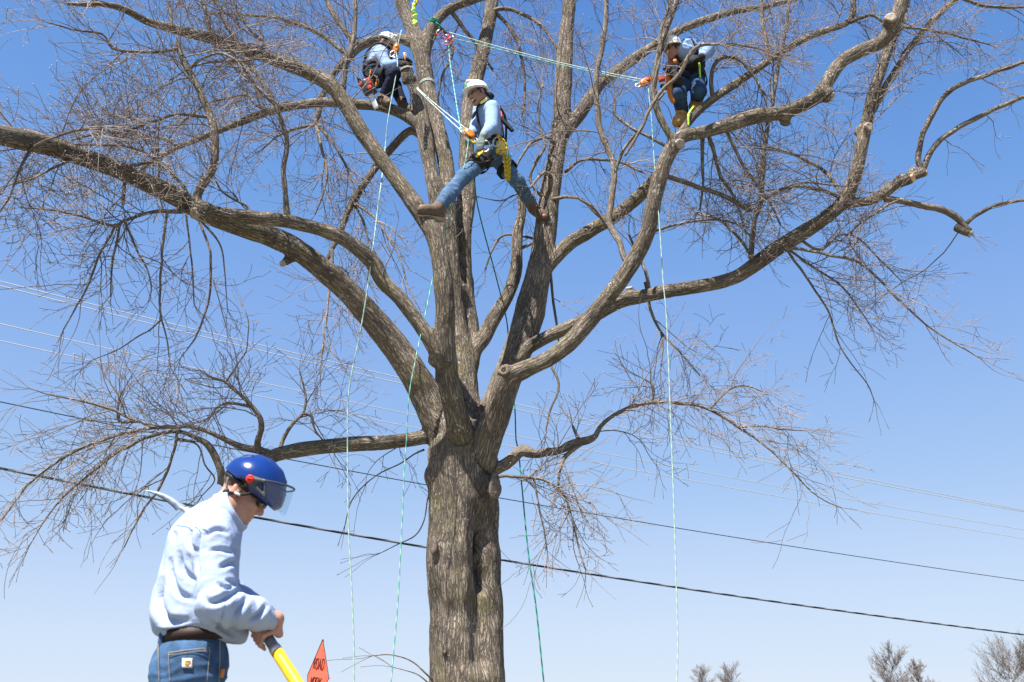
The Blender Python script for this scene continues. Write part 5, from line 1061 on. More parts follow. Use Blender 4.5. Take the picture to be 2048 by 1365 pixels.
# ------------------------------------------------------------------ climbers
def limb_pt(k, x, y, side):                          # surface point of a limb nearest to that pixel, on the given side
    p, r = W[k]; d = [(PX(q)[0] - x) ** 2 + (PX(q)[1] - y) ** 2 for q in p]; i = int(np.argmin(d)); s = nrm(side); t = nrm(p[min(i + 1, len(p) - 1)] - p[max(i - 1, 0)])
    s = nrm(s - t * (s @ t)); return p[i] + s * r[i], p[i], r[i]
def mkperson(label, J, sh_m, pants_m, boot_m, glove_m, skin_m, hat=True, tilt=0.0, mark=False, seed=3, base=None):
    root = empty('person', base if base is not None else J['L']['an'], label, 'person')
    f = Field(.0075); body_ops(f, J); finish('body', f, M[skin_m], root)
    M_ = torso_frame(J); Mp = J.get('Mp', M_); u = Mp[:, 2]
    f = Field(.0075); f.ell(J['chest'], (.13, .178, .20), M_, .06); f.ell((J['pel'] + J['chest']) / 2, (.128, .168, .17), M_, .06); f.ell(J['pel'] + u * .07, (.125, .165, .10), Mp, .05); f.cut(J['pel'] + u * .03, -u, .01)
    f.cap(J['chest'] + M_[:, 2] * .10, J['neck'] - M_[:, 2] * .01, .10, .066, .05)
    for s in 'LR':
        j = J[s]; f.cap(J['chest'] + M_[:, 2] * .10, j['sh'], .085, .070, .05); f.cap(j['sh'], j['el'], .076, .068, .03); f.cap(j['el'], j['el'] * .06 + j['wr'] * .94, .068, .046, .02, flat=True)
    n_ = nrm(J['head'] - J['neck']); f.cut(J['neck'] + n_ * .035, n_, .01); fd = folds(J, .024, seed, .9)
    sh = finish('shirt', f, M[sh_m], root, fd)
    f = Field(.006); nc = J['neck'] + n_ * .01; f.cap(nc - n_ * .03, nc + n_ * .04, .082, .072, .01, flat=True); f.cut(nc - n_ * .025, -n_); f.cap(nc - n_ * .1, nc + n_ * .1, .068, .060, .003, 's'); finish('collar', f, M[sh_m], sh)
    f = Field(.0075); f.ell(J['pel'] + u * -.01, (.122, .170, .14), Mp, .05)
    for s in 'LR': j = J[s]; f.cap(j['hip'], j['kn'], .102, .076, .05); f.cap(j['kn'], j['kn'] * .12 + j['an'] * .88, .076, .066, .03, flat=True)
    f.cut(J['pel'] + u * .075, u, .01); finish('trousers', f, M[pants_m], root, folds(J, .019, seed + 20, .8))
    ring(J['pel'] + u * .075, Mp, .136, .180, .034, .012, 'harness_belt', M['webbing'], root)
    for s in 'LR':
        j = J[s]; boot(J, s, M[boot_m], root)
        d = nrm(j['kn'] - j['hip']); a = frame(nrm(np.cross(d, [0, 1, .3])), d); c = j['hip'] + d * .17
        ring(c, np.stack([a[:, 0], a[:, 1], d], 1), .108, .108, .030, .010, 'leg_loop', M['webbing'], root)
        if glove_m:
            f = Field(.006, infl=.004); hand_ops(f, J, s); w0 = j['wr']; f.cap(w0, w0 + nrm(j['el'] - w0) * .05, .034, .040, .01, flat=True); finish('glove', f, M[glove_m], root)
    strap_l = [J['pel'] + u * .07 - Mp[:, 0] * .14 + Mp[:, 1] * .06, J['chest'] - M_[:, 0] * .165 + M_[:, 1] * .09, J['chest'] + M_[:, 2] * .17 - M_[:, 0] * .05 + M_[:, 1] * .11, J['chest'] + M_[:, 2] * .12 + M_[:, 0] * .13 + M_[:, 1] * .10, J['pel'] + u * .08 + Mp[:, 0] * .145 + Mp[:, 1] * .07]
    strap_r = [p - 2 * ((p - J['chest']) @ M_[:, 1]) * M_[:, 1] for p in strap_l]
    for st in (strap_l, strap_r): strapline(st, .013, 'harness_strap', M['webbing'], root)
    if hat: J['hat'] = hard_hat(J['head'], J['Mh'], root, J.get('hs', 1.0), mark, tilt)
    q = lambda x, y, z: J['head'] + J['Mh'] @ np.array([x, y, z])
    f = Field(.006); f.ell(q(-.016, 0, .04), (.102, .083, .10), J['Mh'], .01); f.ell(q(.075, 0, -.05), (.075, .10, .10), J['Mh'], .02, 's'); f.cut(q(0, 0, -.035), J['Mh'] @ nrm((.25, 0, -1.0)), .02)
    for y in (-1, 1): f.ell(q(-.004, .088 * y, -.004), (.026, .014, .036), J['Mh'], .01, 's')
    finish('hair', f, M['hair'], root)
    f = Field(.005)
    for y in (-1, 1): f.ell(q(.098, .036 * y, .006), (.010, .030, .020), J['Mh'], .006)
    f.cap(q(.104, -.012, .012), q(.104, .012, .012), .005, None, .006); f.ell(q(.070, 0, .006), (.032, .075, .03), J['Mh'], .004, 's')
    for y in (-1, 1): f.chain([q(.092, .064 * y, .014), q(.060, .079 * y, .012), q(-.010, .084 * y, .010)], [.006, .0055, .005], .004)
    finish('sunglasses', f, M['lens'], root)
    return root
def hand_ops(f, J, s):
    h = J[s]['hand']
    if h[0] == 'grip': grip_ops(f, J[s]['wr'], h[1], h[2], h[3], h[4], h[5])
    else: open_hand_ops(f, J[s]['wr'], h[1], h[2], h[3])
_body = body_ops
def body_ops(f, J, hands=True):
    _body(f, J)
    for s in 'LR':
        if 'hand' in J[s]: hand_ops(f, J, s)
def carabiner(c, ax, u, name, label, mt, s=1.0, group=None, lay=None):
    g_ = Geo(); u = nrm(u); ax = nrm(np.asarray(ax) - u * (np.asarray(ax) @ u)); g_.torus(c, ax, u, .052 * s, .030 * s, .0062 * s, 18, 6)
    o = g_.build(name, M[mt]); tag(o, label, lay or 'carabiner', group); v = np.cross(ax, u)
    g2 = Geo(); g2.tube(np.array([np.asarray(c) + v * .030 * s - u * .02 * s, np.asarray(c) + v * .030 * s + u * .02 * s]), .0095 * s, 6); g2.build('locking_sleeve', M['metal'], o); return o
def device(c, ax, u, name, label, mt, mt2, s=1.0):
    """rope ascender: two cheek plates, a wheel and an eye"""
    r = empty(name, c, label, 'rope device'); ax, u = nrm(ax), nrm(u); v = np.cross(ax, u); c = np.asarray(c)
    for k in (-1, 1): g_ = Geo(); g_.box(c + ax * .017 * s * k, u * .07 * s, v * .033 * s, ax * .005 * s, .5); g_.build('cheek_plate', M[mt], r)
    g_ = Geo(); g_.tube(np.array([c - ax * .02 * s + u * .025 * s, c + ax * .02 * s + u * .025 * s]), .026 * s, 12); g_.build('pulley_wheel', M[mt2], r)
    g_ = Geo(); g_.torus(c - u * .085 * s, ax, u, .026 * s, .020 * s, .006 * s, 14, 6); g_.build('eye', M['metal'], r); return r

# --- climber astride between two stems, looking back at the camera
lf, lc, lr = limb_pt('l3', 848, 430, (.75, .25, .6)); rf, rc, rr = limb_pt('r0', 1086, 432, (-.75, -.55, .35))
Jm = {'pel': P(983, 304, 9.32), 'chest': P(977, 243, 9.28), 'neck': P(968, 207, 9.22), 'head': P(956, 189, 9.14), 'hs': 1.02}
Jm['Mh'] = frame((-.76, -.52, -.40), (-.34, -.18, .92))
Jm['Mp'] = frame((-.88, -.45, 0), (.05, 0, 1))
Jm['L'] = {'sh': P(985, 217, 9.08), 'el': P(983, 254, 8.98), 'wr': P(966, 273, 8.84)}
Jm['R'] = {'sh': P(962, 214, 9.44), 'el': P(953, 246, 9.40), 'wr': P(944, 268, 9.16)}
an1 = P(872, 421, lf[1] - .02); an2 = P(1067, 417, rf[1] - .02)
Jm['R'].update(hip=P(972, 314, 9.30), kn=P(926, 356, 9.0), an=an1, toe=P(843, 416, lf[1] - .12)); Jm['L'].update(hip=P(995, 318, 9.42), kn=P(1034, 362, 9.40), an=an2, toe=P(1088, 433, rf[1] - .10))
Jm['R']['sole'] = -(lf - lc) * .6 + np.array([-.02, -.02, -.06]); Jm['L']['sole'] = -(rf - rc) * .7 + np.array([.02, .03, -.05])
Jm['L']['hand'] = ('open', (-.25, -.1, -1), (-.3, -.9, .2), .22); Jm['R']['hand'] = ('open', (-.4, -.3, -.8), (-.6, -.5, .5), .45)
pm = mkperson('climber in white hard hat straddling two stems in blue shirt and worn blue jeans', Jm, 'shirt_b', 'denim_w', 'boot', 'glove_g', 'skin_b', True, .12, True, 41, np.minimum(an1, an2))
q = lambda x, y, z: Jm['head'] + Jm['Mh'] @ np.array([x, y, z])
f = Field(.005); f.ell(q(.070, 0, -.090), (.036, .040, .040), Jm['Mh'], .02); f.ell(q(.115, 0, -.067), (.016, .020, .007), Jm['Mh'], .004, 's')
finish('goatee', f, M['hair'], pm, lambda V: .003 * vnoise(V * 80, 2))
g = Geo(); g.box(q(.104, 0, -.066), Jm['Mh'] @ np.array([.004, 0, 0]), Jm['Mh'] @ np.array([0, .019, 0]), Jm['Mh'] @ np.array([0, 0, .005]), .3); g.build('teeth', M['teeth'], pm)
f = Field(.007); nb = Jm['neck'] + np.array([.03, .02, -.0]); f.ell(P(977, 193, 9.26), (.065, .045, .05), None, .02); f.cap(P(977, 193, 9.26), P(968, 200, 9.20), .045, .05, .02); finish('hood', f, M['webbing'], pm, lambda V: .006 * vnoise(V * 25, 2))
f = Field(.006); f.cap(P(972, 199, 9.10), P(962, 206, 9.09), .018, .014, .01); finish('neck_cloth', f, M['yellow_pale'], pm)
# thigh pad with its yellow flash
hp, kp = Jm['R']['hip'], Jm['R']['kn']; dth = nrm(kp - hp); cth = hp + dth * .17; oth = nrm(np.array([-.1, -1, .1]) - dth * (dth @ np.array([-.1, -1, .1]))); wth = np.cross(dth, oth)
f = Field(.006); f.cap(hp + dth * .05, hp + dth * .32, .118, .100, .01, flat=True); f.cut(hp + dth * .04, -dth); f.cut(cth + oth * .01, -oth); pd = finish('thigh_pad', f, M['webbing'], pm)
g = Geo(); pdv = cth + oth * .113
g.box(pdv + dth * .02 , dth * .085, wth * .016, oth * .008, .3); g.box(pdv - dth * .055 - wth * .0, dth * .014, wth * .035, oth * .008, .3); g.build('yellow_flash', M['yellow'], pd)
# gear on the harness
yb = empty('tool_pouch', P(1003, 300, 9.22), 'pale yellow canvas pouch hanging at the back of the straddling climber\'s harness', 'pouch')
f = Field(.006); f.box(P(1003, 297, 9.20), (.062, .045, .074), frame((.8, .5, 0), (.1, 0, 1)), .03, .01); f.ell(P(1004, 284, 9.20), (.07, .05, .03), frame((.8, .5, 0), (.1, 0, 1)), .01, 's'); finish('bag', f, M['yellow_pale'], yb, lambda V: .008 * vnoise(V * 18, 3))
strapline([P(996, 268, 9.14), P(999, 280, 9.12), P(1000, 290, 9.12)], .012, 'loop', M['yellow'], yb)
def coil(pts, r, nm, label, mt, cat='rope', step=.02, group=None): g_ = Geo(); g_.tube(np.array(pts), r, 6, step); return tag(g_.build(nm, M[mt]), label, cat, group)
cpts = []
for k in range(5):
    x0 = 1011 + k * 1.6
    cpts += [P(x0 - 4, 312, 9.12 + .015 * k), P(x0 - 2, 335, 9.11 + .015 * k), P(x0, 358, 9.12 + .015 * k), P(x0 + 2, 362, 9.13 + .015 * k), P(x0 + 3, 338, 9.14 + .015 * k), P(x0 + 1, 313, 9.13 + .015 * k)]
coil(cpts, .0062, 'rope_hank', 'yellow and black rope hank dangling below the yellow pouch', 'rope_y', 'rope')
coil([P(985, 262, 9.10), P(997, 272, 9.05), P(1008, 282, 9.06), P(1014, 296, 9.08), P(1007, 303, 9.08), P(992, 296, 9.06)], .011, 'lanyard', 'yellow lanyard looped round the straddling climber\'s waist', 'rope_y', 'lanyard')
sc1 = empty('saw_scabbard', P(1015, 248, 9.22), 'black scabbard sticking out behind the straddling climber\'s back', 'scabbard')
f = Field(.006); f.cap(P(1003, 238, 9.24), P(1026, 263, 9.24), .026, .022, .01, flat=True); f.ell(P(1014, 251, 9.18), (.2, .04, .2), None, .01, 's') if 0 else None; finish('sheath', f, M['black'], sc1)
strapline([P(1003, 222, 9.26), P(1004, 240, 9.24), P(1002, 262, 9.22), P(1000, 278, 9.2)], .012, 'strap', M['red_d'], sc1)
carabiner(P(972, 293, 9.04), (0, -1, 0), (.1, 0, 1), 'carabiner', 'silver carabiner hanging at the straddling climber\'s hip', 'metal', 1.3)
carabiner(P(993, 284, 9.06), (.2, -1, 0), (.3, 0, 1), 'carabiner', 'silver carabiner beside the yellow pouch', 'metal', 1.1)
coil([P(1017, 300, 9.2), P(1018, 325, 9.2), P(1014, 342, 9.2), P(1020, 330, 9.22), P(1022, 308, 9.22)], .007, 'accessory_cord', 'teal cord looped behind the yellow pouch', 'rope_t', 'cord')
device(P(938, 268, 8.98), (.3, -.9, .1), (-.55, .1, .65), 'rope_ascender', 'orange rope ascender in front of the straddling climber\'s waist', 'orange', 'metal', 1.15)
carabiner(P(927, 262, 9.0), (0, -1, .2), (-.7, 0, .5), 'carabiner', 'silver carabiner clipped ahead of the orange ascender', 'metal', .9)
coil([P(940, 278, 8.98), P(948, 286, 8.95), P(960, 284, 8.98), P(968, 290, 9.08)], .010, 'tether', 'yellow tether from the ascender to the straddling climber\'s belt', 'rope_y', 'lanyard')

# --- climber crouching on the side limb at the upper left
Yl = 9.6
fl = limb_pt('l4', 768, 214, (0, -.2, 1))[0]; fl2 = limb_pt('l4', 815, 234, (0, -.2, 1))[0]; Yl = fl[1]
Jl = {'pel': P(750, 150, Yl + .05), 'chest': P(757, 121, Yl + .04), 'neck': P(765, 103, Yl + .02), 'head': P(771, 88, Yl)}
Jl['Mh'] = frame((.80, -.16, -.50), (.45, -.05, .85)); Jl['Mp'] = frame((.92, .2, .1), (-.1, 0, 1))
Jl['R'] = {'sh': P(763, 112, Yl - .15), 'el': P(774, 133, Yl - .20), 'wr': P(796, 126, Yl - .10), 'hip': P(755, 154, Yl - .05), 'kn': P(789, 148, Yl - .22), 'an': P(766, 197, Yl - .10), 'toe': P(777, 204, Yl - .19)}
Jl['L'] = {'sh': P(765, 110, Yl + .20), 'el': P(784, 132, Yl + .18), 'wr': P(801, 124, Yl + .06), 'hip': P(758, 155, Yl + .14), 'kn': P(790, 172, Yl + .18), 'an': P(808, 215, Yl + .12), 'toe': P(824, 222, Yl + .02)}
Jl['R']['sole'] = np.array([0, 0, -1.0]); Jl['L']['sole'] = np.array([.75, -.3, -.5])
Jl['R']['hand'] = ('open', (1, -.1, -.1), (.1, -.8, .5), .55); Jl['L']['hand'] = ('open', (1, 0, .1), (0, .4, .9), .6)
pl_ = mkperson('climber in white hard hat and dark navy trousers crouching on a side limb', Jl, 'shirt_b', 'navy', 'boot', 'glove_k', 'skin_b', True, .05, False, 61, Jl['R']['an'])
for pts in ([(742, 140), (739, 155), (737, 172), (741, 180)], [(757, 143), (754, 158), (751, 176)], [(769, 143), (769, 155), (770, 167)]):
    coil([P(x, y, Yl - .16) for x, y in pts], .010, 'tool_lanyard', {742: 'orange lanyard at the crouching climber\'s back hip, next to the chainsaw', 757: 'orange lanyard on the crouching climber\'s hip, middle of three', 769: 'short orange lanyard over the crouching climber\'s thigh'}[pts[0][0]], 'rope_o', 'lanyard')
cs = empty('chainsaw', P(738, 178, Yl - .2), 'small red and grey chainsaw hanging from the crouching climber\'s harness', 'chainsaw')
Mc = frame(nrm(P(757, 216, Yl - .22) - P(742, 180, Yl - .22)), (.6, -.3, .7)); cc = P(737, 176, Yl - .22)
f = Field(.006); f.box(cc, (.10, .055, .075), Mc, .02, .02); f.cap(cc + Mc @ np.array([-.05, -.03, .0]), cc + Mc @ np.array([.05, -.03, 0]), .06, .05, .02); finish('housing', f, M['grey_p'], cs, lambda V: .004 * vnoise(V * 30, 4))
for dx, dz, sx, sz in ((-.03, .045, .05, .03), (-.055, -.05, .03, .03), (.05, .03, .03, .03)):
    f = Field(.006); f.box(cc + Mc @ np.array([dx, -.035, dz]), (sx, .045, sz), Mc, .015, .01); finish('cover', f, M['red_d'], cs)
strapline([cc + Mc @ np.array([-.09, 0, .05]), cc + Mc @ np.array([-.11, 0, .12]), cc + Mc @ np.array([.0, 0, .15]), cc + Mc @ np.array([.07, 0, .09])], .013, 'top_handle', M['black'], cs)
strapline([cc + Mc @ np.array([-.10, -.05, -.04]), cc + Mc @ np.array([-.17, -.05, -.06]), cc + Mc @ np.array([-.15, .05, -.10]), cc + Mc @ np.array([-.06, .05, -.07])], .011, 'front_handle', M['black'], cs)
g = Geo(); g.box(cc + Mc @ np.array([.20, -.02, 0]), Mc[:, 0] * .13, Mc[:, 1] * .006, Mc[:, 2] * .032, .25); g.build('guide_bar', M['metal'], cs)
g = Geo(); g.torus(cc + Mc @ np.array([.20, -.02, 0]), Mc[:, 1], Mc[:, 0], .132, .034, .005, 28, 5); g.build('chain', M['grey_p'], cs)
strapline([cc + Mc @ np.array([-.0, 0, .14]), P(741, 158, Yl - .18), P(744, 146, Yl - .12)], .008, 'hanging_strap', M['webbing'], cs)
device(P(792, 99, Yl - .12), (0, -1, .1), (.2, 0, 1), 'rope_ascender', 'orange rope ascender at the crouching climber\'s chest', 'orange', 'orange_c', 1.1)
carabiner(P(785, 108, Yl - .14), (0, -1, 0), (.4, 0, 1), 'carabiner', 'silver carabiner below the crouching climber\'s orange ascender', 'metal', .9)
hc_ = Geo(); hc_.box(P(810, 115, Yl - .06), (.012, 0, .002), (0, .012, 0), (-.004, 0, .045), .3); ho = tag(hc_.build('snap_hook', M['orange_c']), 'small orange snap hook held in the crouching climber\'s gloved hand', 'hook')
g = Geo(); g.torus(P(810, 109, Yl - .06), (0, 1, 0), (0, 0, 1), .022, .018, .005, 12, 5); g.build('hook_ring', M['metal'], ho)
coil([P(742, 138, Yl - .1), P(734, 128, Yl - .05), P(730, 140, Yl), P(740, 150, Yl - .05)], .013, 'sling', 'black sling loop behind the crouching climber\'s back', 'rope_d', 'sling')

# --- climber standing among the twigs at the upper right
Yr = float(W['r1c'][0][np.argmin([abs(PX(p)[0] - 1385) for p in W['r1c'][0]])][1]) + .26
Jr = {'pel': P(1375, 142, Yr), 'chest': P(1374, 116, Yr - .16), 'neck': P(1361, 102, Yr - .27), 'head': P(1345, 97, Yr - .30), 'hs': .86}
Jr['Mh'] = frame((-.78, -.45, -.42), (-.25, -.45, .86)); Jr['Mp'] = frame((-.35, -.93, 0), (-.05, -.2, 1))
Jr['L'] = {'sh': P(1393, 96, Yr - .18), 'el': P(1416, 101, Yr - .26), 'wr': P(1402, 116, Yr - .40), 'hip': P(1389, 152, Yr + .03), 'kn': P(1398, 183, Yr - .26), 'an': P(1393, 203, Yr + .02), 'toe': P(1387, 211, Yr - .13)}
Jr['R'] = {'sh': P(1352, 110, Yr - .16), 'el': P(1339, 130, Yr - .22), 'wr': P(1347, 146, Yr - .32), 'hip': P(1362, 152, Yr - .03), 'kn': P(1358, 190, Yr - .24), 'an': P(1365, 228, Yr - .03), 'toe': P(1350, 243, Yr - .16)}
Jr['L']['sole'] = np.array([-.1, -.35, -1.0]); Jr['R']['sole'] = np.array([-.1, -.35, -1.0])
Jr['L']['hand'] = ('open', (-.8, -.4, -.3), (.1, -.8, .5), .5); Jr['R']['hand'] = ('open', (.3, -.3, -.9), (-.7, -.6, .2), .5)
pr_ = mkperson('climber in dark jeans and tan boots standing among twigs on the right-hand limb', Jr, 'shirt_b', 'denim_d', 'boot_y', 'glove_k', 'skin_b', True, .1, False, 81, Jr['R']['an'])
M_ = torso_frame(Jr); f = Field(.0075); f.ell(Jr['chest'] - M_[:, 2] * .07, (.145, .185, .16), M_, .05); f.ell(Jr['pel'] + np.array([0, -.03, .09]), (.14, .175, .12), M_, .05)
for k in (-1, 1): f.ell(Jr['chest'] + M_[:, 2] * .13 + M_[:, 1] * .16 * k, (.2, .09, .14), M_, .03, 's')
finish('vest', f, M['webbing'], pr_, folds(Jr, .008, 90))
sb = empty('saw_scabbard', P(1338, 170, Yr - .22), 'orange curved saw scabbard hanging at the right-hand climber\'s thigh', 'scabbard')
f = Field(.006); f.chain([P(1336, 152, Yr - .24), P(1338, 172, Yr - .24), P(1343, 192, Yr - .24), P(1346, 203, Yr - .24)], [.033, .036, .034, .026], .01); finish('sheath', f, M['orange_c'], sb)
f = Field(.006); f.chain([P(1335, 149, Yr - .24), P(1332, 141, Yr - .24), P(1329, 138, Yr - .24)], [.02, .017, .02], .01); finish('saw_handle', f, M['black'], sb)
strapline([P(1352, 150, Yr - .16), P(1344, 158, Yr - .2), P(1340, 166, Yr - .21)], .009, 'hanging_strap', M['webbing'], sb)
device(P(1292, 164, Yr - .2), (.1, -1, .1), (.8, 0, .4), 'rope_ascender', 'orange rope ascender on the long traverse line near the right-hand climber', 'orange', 'red_d', 1.1)
f = Field(.006); f.box(P(1323, 158, Yr - .21), (.035, .025, .03), frame((1, 0, .1), (0, 0, 1)), .01, .01); rp = finish('rope_pulley', f, M['red_d'], None); tag(rp, 'dark red pulley block just left of the orange scabbard', 'pulley')
f = Field(.006); f.chain([P(1325, 173, Yr - .24), P(1331, 175, Yr - .24), P(1336, 170, Yr - .22)], [.03, .025, .02], .02); bb = finish('work_glove', f, M['webbing'], None, lambda V: .006 * vnoise(V * 30, 3)); tag(bb, 'black work glove clipped left of the orange scabbard', 'glove')
for (x, y, m_, n_) in ((1350, 123, 'orange_c', 'orange chest buckle'), (1383, 120, 'red_p', 'red chest buckle')):
    g = Geo(); g.box(P(x, y, Yr - .36), (.018, 0, .004), (0, .012, 0), (-.003, 0, .022), .3); o = g.build('chest_buckle', M[m_], pr_); o['label'] = n_
coil([P(1387, 214, Yr - .22), P(1381, 222, Yr - .30), P(1377, 231, Yr - .33), P(1377, 252, Yr - .34)], .011, 'sling', 'lime green sling hanging by the right-hand climber\'s boots', 'rope_l', 'sling')
coil([P(1399, 126, Yr - .3), P(1400, 150, Yr - .22), P(1402, 170, Yr - .2)], .010, 'sling', 'lime green sling strung down the right-hand climber\'s leg', 'rope_l', 'sling')
# ------------------------------------------------------------------ climbing ropes
def rope(pts, r, label, mt, group='climbing ropes hanging from the tree', name='climbing_rope'):
    q = [(*P(x, y, Y), r) for x, y, Y in pts]; q = catmull(np.array(q), .12); g_ = Geo(); g_.tube(q[:, :3], q[:, 3], 6); return tag(g_.build(name, M[mt]), label, 'rope', group)
def down(x, Y, x0=0): return [(x, 1480, Y), (x + x0, 1600, Y)]
rope([(803, 60, Yl - .1), (797, 85, Yl - .11), (792, 102, Yl - .13), (795, 130, Yl - .25), (786, 183, Yl - .3), (776, 239, Yl - .35), (769, 309, Yl - .4), (762, 369, 8.85), (755, 422, 8.8), (746, 495, 8.7), (734, 583, 8.7), (720, 667, 8.7), (698, 780, 8.7), (695, 880, 8.7), (697, 1048, 8.7), (703, 1172, 8.7), (708, 1297, 8.7), (708, 1400, 8.7)] + down(706, 8.7), .0060, 'pale mint rope hanging left of the trunk from the crouching climber to the ground', 'rope')
rope([(897, 85, 10.0), (899, 116, 9.95), (909, 183, 9.6), (922, 257, 9.0), (936, 272, 8.98), (934, 306, 8.95), (925, 345, 8.95), (902, 418, 8.95), (888, 475, 8.95), (867, 551, 8.9), (853, 618, 8.85), (839, 681, 8.8), (829, 731, 8.75), (818, 790, 8.75), (813, 880, 8.8), (809, 937, 8.8), (802, 1090, 8.8), (795, 1214, 8.8), (781, 1375, 8.8)] + down(770, 8.8), .0056, 'mint rope falling from the straddling climber past the left of the trunk', 'rope_t')
rope([(948, 330, 9.3), (952, 394, 9.3), (966, 457, 9.5), (987, 534, 9.8), (1003, 597, 10.1), (1013, 639, 10.15), (1017, 678, 10.2), (1024, 760, 10.2), (1030, 822, 10.1), (1032, 880, 10.0), (1037, 903, 9.95), (1045, 986, 9.6), (1057, 1110, 9.4), (1072, 1214, 9.3), (1088, 1370, 9.2)] + down(1100, 9.2), .0070, 'dark teal rope running down just right of the trunk', 'rope_d')
rope([(1296, 168, Yr - .2), (1299, 200, Yr - .2), (1303, 237, Yr - .2), (1309, 328, 8.75), (1315, 400, 8.7), (1321, 480, 8.7), (1327, 573, 8.7), (1332, 620, 8.7), (1338, 752, 8.7), (1342, 862, 8.7), (1347, 990, 8.7), (1351, 1120, 8.7), (1355, 1250, 8.7), (1355, 1323, 8.7), (1352, 1380, 8.7)] + down(1345, 8.7), .0056, 'pale green rope hanging far right of the trunk from the right-hand climber', 'rope')
rope([(899, 65, 10.0), (987, 91, 9.8), (1110, 123, 9.5), (1200, 143, 9.2), (1288, 160, Yr - .2)], .0046, 'upper strand of the traverse line strung across to the right-hand climber', 'rope_w', 'traverse line strands', 'traverse_rope')
rope([(906, 77, 10.0), (990, 97, 9.8), (1110, 127, 9.5), (1200, 147, 9.2), (1288, 165, Yr - .2)], .0046, 'lower strand of the traverse line strung across to the right-hand climber', 'rope_t', 'traverse line strands', 'traverse_rope')
rope([(834, 176, 9.75), (870, 208, 9.5), (932, 258, 9.0)], .0062, 'upper pale strand from the left stem to the straddling climber\'s waist', 'rope_w', 'work positioning rope strands', 'positioning_rope')
rope([(834, 178, 9.75), (865, 209, 9.5), (922, 262, 9.0)], .0062, 'lower pale strand from the left stem to the straddling climber\'s waist', 'rope_w', 'work positioning rope strands', 'positioning_rope')
rope([(838, -40, 10.1), (833, -10, 10.0), (826, 12, 9.9), (824, 26, 9.85)], .010, 'pale rope coming down to the lime knot at the top of the left stem', 'rope_w', None, 'anchor_rope')
# wraps and knots
def wrap(k, x, y, n, label, mt, r=.011):
    s, c, rad = limb_pt(k, x, y, (0, -1, 0)); p = W[k][0]; i = int(np.argmin(np.linalg.norm(p - c, axis=1))); t = nrm(p[min(i + 1, len(p) - 1)] - p[max(0, i - 1)]); u = nrm(np.cross(t, [.3, .2, .9])); v = np.cross(t, u)
    a = np.linspace(0, 2 * math.pi * n, 22 * n); q = [c + t * .022 * (z / (2 * math.pi) - n / 2) + (rad + r * .6 - .004) * (u * math.cos(z) + v * math.sin(z)) for z in a]
    g_ = Geo(); g_.tube(np.array(q), r, 6); return tag(g_.build('rope_wrap', M[mt]), label, 'rope wrap')
wrap('l5', 868, 48, 3, 'dark teal sling wrapped round the upper branch above the pink carabiners', 'rope_d')
wrap('s1a', 855, 175, 2, 'pale rope turns round the left stem above the straddling climber', 'rope_w', .009)
kn = []
for k, (x, y) in enumerate([(826, 8), (830, 16), (824, 22), (832, 26), (826, 33), (834, 30), (828, 40), (833, 44), (827, 50), (831, 36), (826, 44)]): kn.append(P(x, y, 9.84 - .02 * (k % 3)))
coil(kn, .014, 'friction_knot', 'lime green friction knot at the top of the left stem', 'rope_l', 'knot', .015)
coil([P(832, -6, 9.8), P(834, 4, 9.8), P(829, 12, 9.8)], .016, 'rope_loop', 'short yellow loop above the lime knot', 'rope_y', 'rope loop', .015)
coil([P(872, 46, 9.9), P(880, 52, 9.9), P(884, 60, 9.92), P(878, 54, 9.9), P(886, 58, 9.92), P(889, 64, 9.95)], .011, 'sling', 'dark teal sling tail between branch and pink carabiners', 'rope_d', 'sling', .02)
for x, y, a, lb in ((880, 64, (.5, 0, .6), 'dark pink carabiner nearest the teal sling'), (892, 74, (.9, 0, -.3), 'pink carabiner in the middle of the rigging cluster'), (902, 76, (.4, 0, -.8), 'pink carabiner furthest right in the rigging cluster'), (894, 87, (1, 0, .2), 'pink carabiner at the bottom of the rigging cluster')):
    carabiner(P(x, y, 9.95), (0, -1, .3), a, 'carabiner', lb, 'red_d' if x != 892 else 'pink', 1.0)
for x in (821, 825):
    g_ = Geo()
    for k in range(14): g_.torus(P(x + (k % 2) * .6, 140 + k * 5, 9.98), (0, 1, 0) if k % 2 else (1, 0, 0), (0, 0, 1), .022, .012, .004, 10, 4)
    tag(g_.build('chain_lanyard', M['grey_p']), 'dark chain hanging against the cut stub, %s of the pair' % ('left' if x == 821 else 'right'), 'chain', 'pair of dark chains')

# ------------------------------------------------------------------ power lines behind the tree
def wire(pts, Ya, Yb, r, label, mt, sides=6):
    (x0, y0), (x1, y1), (x2, y2) = pts; out = []
    for x in np.linspace(-500, 2500, 90):
        y = y0 * (x - x1) * (x - x2) / ((x0 - x1) * (x0 - x2)) + y1 * (x - x0) * (x - x2) / ((x1 - x0) * (x1 - x2)) + y2 * (x - x0) * (x - x1) / ((x2 - x0) * (x2 - x1))
        t = x / 2048; out.append(P(x, y, 1 / ((1 - t) / Ya + t / Yb)))
    g_ = Geo(); g_.tube(catmull(np.array(out), .4), r, sides); return tag(g_.build('power_line', M[mt]), label, 'cable', 'overhead lines crossing behind the tree')
wire([(0, 563), (700, 733), (2048, 1021)], 17, 32, .0105, 'upper strand of the topmost pair of pale overhead wires', 'wire_l')
wire([(0, 572), (700, 744), (2048, 1024)], 17, 32, .0105, 'lower strand of the topmost pair of pale overhead wires', 'wire_l')
wire([(0, 648), (700, 804), (2048, 1060)], 17, 32, .009, 'single pale wire just below the topmost pair', 'wire_l')
wire([(0, 682), (461, 781), (2048, 1078)], 17, 32, .009, 'pale wire third down at the left edge', 'wire_l')
wire([(0, 804), (857, 971), (2048, 1162)], 16, 30, .0095, 'thin dark cable passing the trunk above the thick lashed one', 'wire_d')
